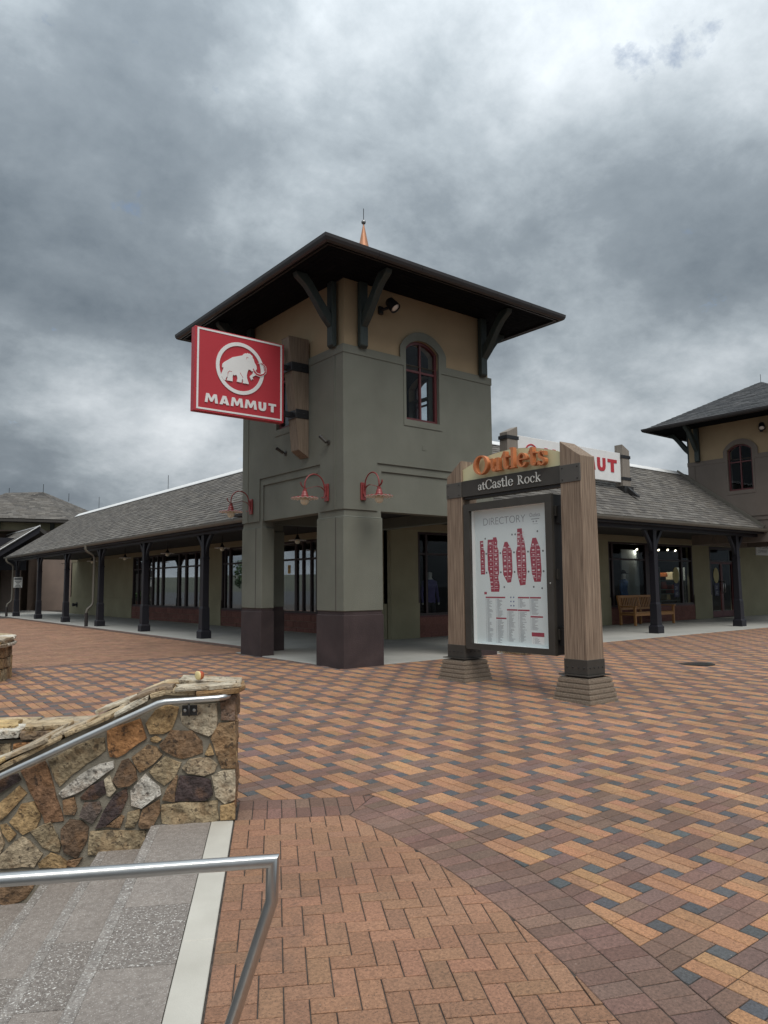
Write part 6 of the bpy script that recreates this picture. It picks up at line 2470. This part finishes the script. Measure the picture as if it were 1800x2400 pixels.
# ------------------------------------------------------------------ shop interior: mannequins, goods, lamps, stickers
def mannequin(loc, rz, top, label, cap):
    """one continuous figure: skinned skeleton, coloured by height"""
    t = thing('mannequin', label, 'mannequin', loc, rz)
    J = {'pel': (0, 0, .95, .125), 'wai': (0, 0, 1.12, .12), 'che': (0, -.01, 1.32, .15), 'sh': (0, 0, 1.44, .10), 'nk': (0, -.005, 1.53, .05), 'hd': (0, -.02, 1.64, .082), 'ht': (0, -.02, 1.73, .07),
         'lsh': (.18, 0, 1.42, .07), 'lel': (.24, .02, 1.15, .05), 'lha': (.25, -.05, .90, .036), 'lfi': (.25, -.07, .80, .022), 'rsh': (-.18, 0, 1.42, .07), 'rel': (-.24, .02, 1.15, .05), 'rha': (-.25, -.05, .90, .036), 'rfi': (-.25, -.07, .80, .022),
         'lhp': (.09, 0, .88, .10), 'lkn': (.10, -.02, .50, .065), 'lan': (.10, .01, .08, .042), 'lto': (.10, -.14, .04, .036), 'rhp': (-.09, 0, .88, .10), 'rkn': (-.10, -.02, .50, .065), 'ran': (-.10, .01, .08, .042), 'rto': (-.10, -.14, .04, .036)}
    E = [('pel', 'wai'), ('wai', 'che'), ('che', 'sh'), ('sh', 'nk'), ('nk', 'hd'), ('hd', 'ht'), ('sh', 'lsh'), ('lsh', 'lel'), ('lel', 'lha'), ('lha', 'lfi'), ('sh', 'rsh'), ('rsh', 'rel'), ('rel', 'rha'), ('rha', 'rfi'),
         ('pel', 'lhp'), ('lhp', 'lkn'), ('lkn', 'lan'), ('lan', 'lto'), ('pel', 'rhp'), ('rhp', 'rkn'), ('rkn', 'ran'), ('ran', 'rto')]
    ks = list(J)
    me = bpy.data.meshes.new('body')
    me.from_pydata([J[k][:3] for k in ks], [(ks.index(a), ks.index(b)) for a, b in E], [])
    o = bpy.data.objects.new('tmp', me)
    COL.objects.link(o)
    md = o.modifiers.new('s', 'SKIN')
    for i, k in enumerate(ks):
        r_ = J[k][3]
        o.data.skin_vertices[0].data[i].radius = (r_ * (1.25 if k in ('pel', 'wai', 'che', 'sh') else 1), r_)
    o.data.skin_vertices[0].data[0].use_root = True
    s2 = o.modifiers.new('d', 'SUBSURF')
    s2.levels = 2
    bpy.context.view_layer.update()
    m2 = bpy.data.meshes.new_from_object(o.evaluated_get(bpy.context.evaluated_depsgraph_get()))
    bpy.data.objects.remove(o)
    for q in ('skin_white', top, 'cloth_dark'):
        m2.materials.append(MATS[q])
    for p in m2.polygons:
        z_ = p.center.z
        p.material_index = 0 if (z_ > 1.50 or (z_ < .86 and abs(p.center.x) > .2)) else (1 if z_ > .86 else 2)
        p.use_smooth = True
    b_ = bpy.data.objects.new('body', m2)
    COL.objects.link(b_)
    b_.parent = t
    WM[b_.name] = WM[t.name]
    if cap:
        mb = MB()
        L0 = WM[t.name]
        mb.lathe([(.092, 1.70), (.095, 1.74), (.08, 1.80), (.04, 1.83), (.001, 1.835)], L0 @ Vector((0, -.015, 0)), 16)
        mb.box(-.075, .075, -.20, -.08, 1.70, 1.712, L0)
        mb.build('cap', 'cloth_dark', t, smooth=True, flat_angle=40)
    MB().lathe([(.18, .02), (.18, .03), (.03, .035)], WM[t.name] @ Vector((0, 0, -.02)), 20).build('stand', 'steel', t)
    return t


bx('display_deck', 'interior_light', rw, 14.1, 16.9, WY + .27, WY + .9, .0205, .0208)
bx('display_screen', 'interior_light', rw, 16.0, 17.1, WY + .85, WY + .89, .03, 2.6)
mannequin((15.62, WY + .55, .02), R(12), 'cloth_blue', 'white mannequin in blue top and dark cap behind the bench window', True)
mannequin((6.62, WY + .75, .02), R(-15), 'cloth_purple', 'mannequin in purple jacket behind the dark window by the directory', False)
for i, (x_, z_, m_, w) in enumerate(((19.45, 1.62, 'goods_orange', .16), (20.02, 1.50, 'goods_cream', .30), (19.3, 1.15, 'goods_red', .28), (20.0, .98, 'goods_red', .34), (19.55, .72, 'goods_cream', .22))):
    g_ = MB()
    g_.frustum(x_, WY + 1.3, z_, w * 1.2, z_ + w, w, .3, .26)
    o_ = g_.build('display_box', m_, None, bevel=.02)
    tag(o_, ['orange ball-like pack on the top shop shelf', 'cream carton on the top shop shelf beside the yellow sticker', 'dark red stack on the middle shop shelf, left', 'dark red stack on the lower shelf by the navy tag', 'cream carton on the bottom shop shelf'][i], 'goods', 'goods on the shop shelves')
shf = thing('shop_shelf', 'dim shop shelving behind the right half of the bench window', 'shelf', (19.8, WY + 1.3, .02))
for z_ in (.70, .96, 1.13, 1.48):
    bx('board', 'interior_light', shf, 18.9, 20.7, WY + 1.1, WY + 1.5, z_ - .025, z_ - .002)
for x_ in (18.87, 20.7):
    bx('upright', 'interior_light', shf, x_, x_ + .03, WY + 1.1, WY + 1.5, .02, 2.0)
for i, (x_, y_, z_, lab) in enumerate(((17.0, WY + .9, 2.62, 'lit shop spot above the blue mannequin'), (18.95, WY + 1.2, 2.66, 'lit shop spot just right of the arcade column'), (19.6, WY + 1.2, 2.68, 'brightest lit shop spot in the bench window'), (20.5, WY + 1.4, 2.68, 'small lit shop spot near the window end'))):
    s_ = thing('track_spot', lab, 'light', (x_, y_, z_), 0, 'lit spots in the shop')
    MB().tube([(x_, y_, z_ + .2), (x_, y_, z_ + .06)], .012, 6).build('stem', 'black_metal', s_)
    a = Vector((-.3, -.75, -.6)).normalized()
    MB().tube([Vector((x_, y_, z_ + .05)) - a * .05, Vector((x_, y_, z_ + .05)) + a * .09], .055, 12).build('can', 'black_metal', s_, smooth=True, flat_angle=40)
    MB().lathe([(.045, 0), (.03, .01), (.001, .014)], Vector((x_, y_, z_ + .05)) + a * .091, 12, axis=a).build('bulb', 'lit_bulb', s_, smooth=True)
    ld = bpy.data.lights.new('lamp_light', 'SPOT')
    ld.energy = 22
    ld.color = (1.0, .9, .75)
    ld.spot_size = R(100)
    ld.shadow_soft_size = .05
    lo_ = bpy.data.objects.new('lamp_light', ld)
    COL.objects.link(lo_)
    tgt = Vector((15.62, WY + .5, 1.3)) if i == 0 else Vector((18.9 + .5 * i, WY + 1.35, 1.1))
    src = Vector((x_, y_, z_ + .05)) + a * .13
    lo_.location = src - Vector((x_, y_, z_))
    lo_.rotation_euler = (src - tgt).to_track_quat('Z', 'Y').to_euler()
    lo_.parent = s_
# stickers on the glass
GY = WY + .04 + .0265
for x_, where in ((18.25, 'window'), (21.2, 'door')):
    gy = GY if where == 'window' else WY + .06 + .012
    o_ = thing('glass_sticker', 'yellow oval and navy 20 60 sticker on the %s' % ('shop window' if where == 'window' else 'shop door'), 'sticker', (x_, gy, 1.4))
    mb = MB()
    mb.plate([[(x_ + .21 * math.cos(a), 1.66 + .30 * math.sin(a)) for a in [k * math.pi / 14 for k in range(28)]]], (0, gy, 0), X3, Z3, -Y3, .0005, .0025)
    mb.build('yellow_oval', 'decal_yellow', o_)
    mb = MB()
    mb.plate([[(x_ - .17, .86), (x_ + .17, .86), (x_ + .17, 1.36), (x_ - .17, 1.36)]], (0, gy, 0), X3, Z3, -Y3, .0005, .0025)
    mb.build('navy_tag', 'decal_navy', o_)
    plain_text('20', Vector((x_ - .02, gy - .003, 1.13)), X3, Z3, .13, 'ink_grey', o_, 'number', .001, center=True)
    plain_text('60', Vector((x_ - .0, gy - .003, .92)), X3, Z3, .13, 'ink_grey', o_, 'number', .001, center=True)
nt_ = thing('notice', 'orange yellow paper notice stuck on the window inside the tower arch', 'notice', (WX, 9.57, 1.9))
bx('sheet', 'notice', nt_, WX + .061, WX + .0655, 9.50, 9.645, 1.77, 2.03)
for z_ in (1.98, 1.93, 1.88, 1.83):
    bx('print_line', 'ink_dark', nt_, WX + .0595, WX + .0609, 9.52, 9.625, z_ - .012, z_ + .006)

# hanging shop sign at the right edge
hs = thing('hanging_sign', 'white hanging shop sign reading THE COSMETICS COMPANY at the right edge', 'sign', (22.6, 3.0, 2.7))
hx, hy = 21.31, 3.0
bx('board', 'plate_white', hs, hx, hx + 1.9, hy, hy + .05, 2.41, 2.89, bevel=.004)
plain_text('THE COSMETICS', Vector((hx + .12, hy - .0005, 2.66)), X3, Z3, .11, 'ink_dark', hs, 'lettering', .002)
plain_text('COMPANY', Vector((hx + .12, hy - .0005, 2.50)), X3, Z3, .11, 'ink_dark', hs, 'lettering', .002)
for q in (.2, 1.6):
    MB().tube([(hx + q, hy + .025, 2.88), (hx + q, hy + .025, 3.03)], .01, 6).build('hanger', 'black_metal', hs)

# parking notice on the last column
ps = thing('parking_notice', 'small white notice plate on the farthest dark column', 'sign', (1.33, 30.25, 1.7))
bx('plate', 'plate_white', ps, 1.13, 1.53, 30.30, 30.312, 1.44, 1.96, bevel=.002)
bx('print_header', 'ink_dark', ps, 1.16, 1.50, 30.297, 30.2995, 1.82, 1.93)
for z_, w in ((1.76, .30), (1.69, .2), (1.62, .12), (1.55, .22), (1.48, .28)):
    bx('print_line', 'ink_dark', ps, 1.33 - w / 2, 1.33 + w / 2, 30.297, 30.2995, z_ - .018, z_ + .018)

# standpipe on the cream wall
fd = thing('fire_inlet', 'dark wall-mounted hose inlet low on the cream wall', 'hydrant', (WX, 31.6, .5))
MB().lathe([(.14, 0), (.14, .02), (.06, .03), (.06, .16), (.09, .17), (.09, .24), (.07, .25)], (WX - .03, 31.6, .5), 14, axis=(-1, -.1, 0)).build('inlet', 'black_metal', fd, smooth=True, flat_angle=40)
MB().lathe([(.05, 0), (.05, .14), (.07, .15), (.07, .2)], (WX - .14, 31.55, .5), 12, axis=(-.4, -1, 0)).build('branch', 'black_metal', fd, smooth=True, flat_angle=40)


# ------------------------------------------------------------------ planting
def leaf_cloud(mb, c, rx, rz, n, size, rnd_, flat=.0):
    for _ in range(n):
        while True:
            p = Vector((rnd_.uniform(-1, 1), rnd_.uniform(-1, 1), rnd_.uniform(-1, 1)))
            if .25 < p.length < 1:
                break
        p = c + Vector((p.x * rx, p.y * rx, p.z * rz))
        a = Vector((rnd_.gauss(0, 1), rnd_.gauss(0, 1), rnd_.gauss(0, .6))).normalized()
        b = a.orthogonal().normalized()
        s_ = size * rnd_.uniform(.6, 1.3)
        k = rnd_.uniform(.6, 1.3)
        mb.col = (k, k, k)
        mb.add([p - a * s_, p + b * s_ * .45, p + a * s_, p - b * s_ * .45], [(0, 1, 2, 3)])


mat('leaf_var', (.038, .072, .022), (.058, .098, .032), 2, .75, attr=True)
pt = thing('potted_plant', 'leafy green plant in a red pot at the left edge under the far arcade', 'plant', (.45, 33.6, 0))
MB().lathe([(.26, .0), (.36, .55), (.38, .58), (.33, .58), (.3, .5), (.001, .5)], (.45, 33.6, 0), 18).build('pot', 'terracotta', pt, smooth=True, flat_angle=40)
mb = MB()
rnd = random.Random(3)
leaf_cloud(mb, Vector((.45, 33.6, .88)), .42, .34, 420, .09, rnd)
mb.build('foliage', 'leaf_var', pt, attr=True)

dgm = MB()
rnd = random.Random(4)
for k in range(420):
    f = rnd.random()
    p = Vector((3.95 + rnd.uniform(-.06, .30), .22 - f * .75 + rnd.uniform(-.05, .05), 0))
    d = Vector((rnd.gauss(0, .6), rnd.gauss(0, .6), rnd.uniform(.25, 1))).normalized() * rnd.uniform(.04, .16)
    s_ = d.cross(Z3).normalized() * .006
    dgm.add([p - s_, p + s_, p + d], [(0, 1, 2)])
tag(dgm.build('dry_grass', 'dry_leaf'), 'dry grass and leaf litter at the walk edge below the directory', 'grass', kind='stuff')


def tree(loc, h, r_, label, seed):
    rnd_ = random.Random(seed)
    t = thing('tree', label, 'tree', loc, 0, 'trees across the parking ground')
    L0 = Vector(loc)
    tr = MB()
    tr.tube([L0, L0 + Vector((.05, .03, h * .3)), L0 + Vector((-.05, .1, h * .62))], .2, 8, r2=.06)
    for k in range(5):
        a = k * 1.3 + rnd_.random()
        tr.tube([L0 + Vector((0, 0, h * (.28 + .06 * k))), L0 + Vector((math.cos(a) * r_ * .6, math.sin(a) * r_ * .6, h * (.5 + .07 * k)))], .07, 6, r2=.02)
    tr.build('trunk', 'bark', t, smooth=True)
    mb = MB()
    for k in range(16):
        a, b = rnd_.uniform(0, 6.28), rnd_.uniform(-.8, .9)
        c_ = L0 + Vector((math.cos(a) * r_ * .62 * math.sqrt(1 - b * b * .8), math.sin(a) * r_ * .62 * math.sqrt(1 - b * b * .8), h * .63 + b * h * .27))
        leaf_cloud(mb, c_, r_ * rnd_.uniform(.28, .42), h * rnd_.uniform(.09, .14), 60, .28, rnd_)
    mb.build('crown', 'leaf_var', t, attr=True)
    return t


for i, (x_, y_, h, r_) in enumerate(((-34, 40, 7, 2.8), (-46, 62, 8, 3.2), (-30, 29, 6, 2.4), (-60, 86, 9, 3.6), (-40, 96, 8.5, 3.4), (-26, 48, 5.5, 2.3), (-70, 70, 9, 3.5))):
    tree((x_, y_, -1.62), h, r_, 'leafy green parking ground tree mirrored in the left shop windows', 40 + i)
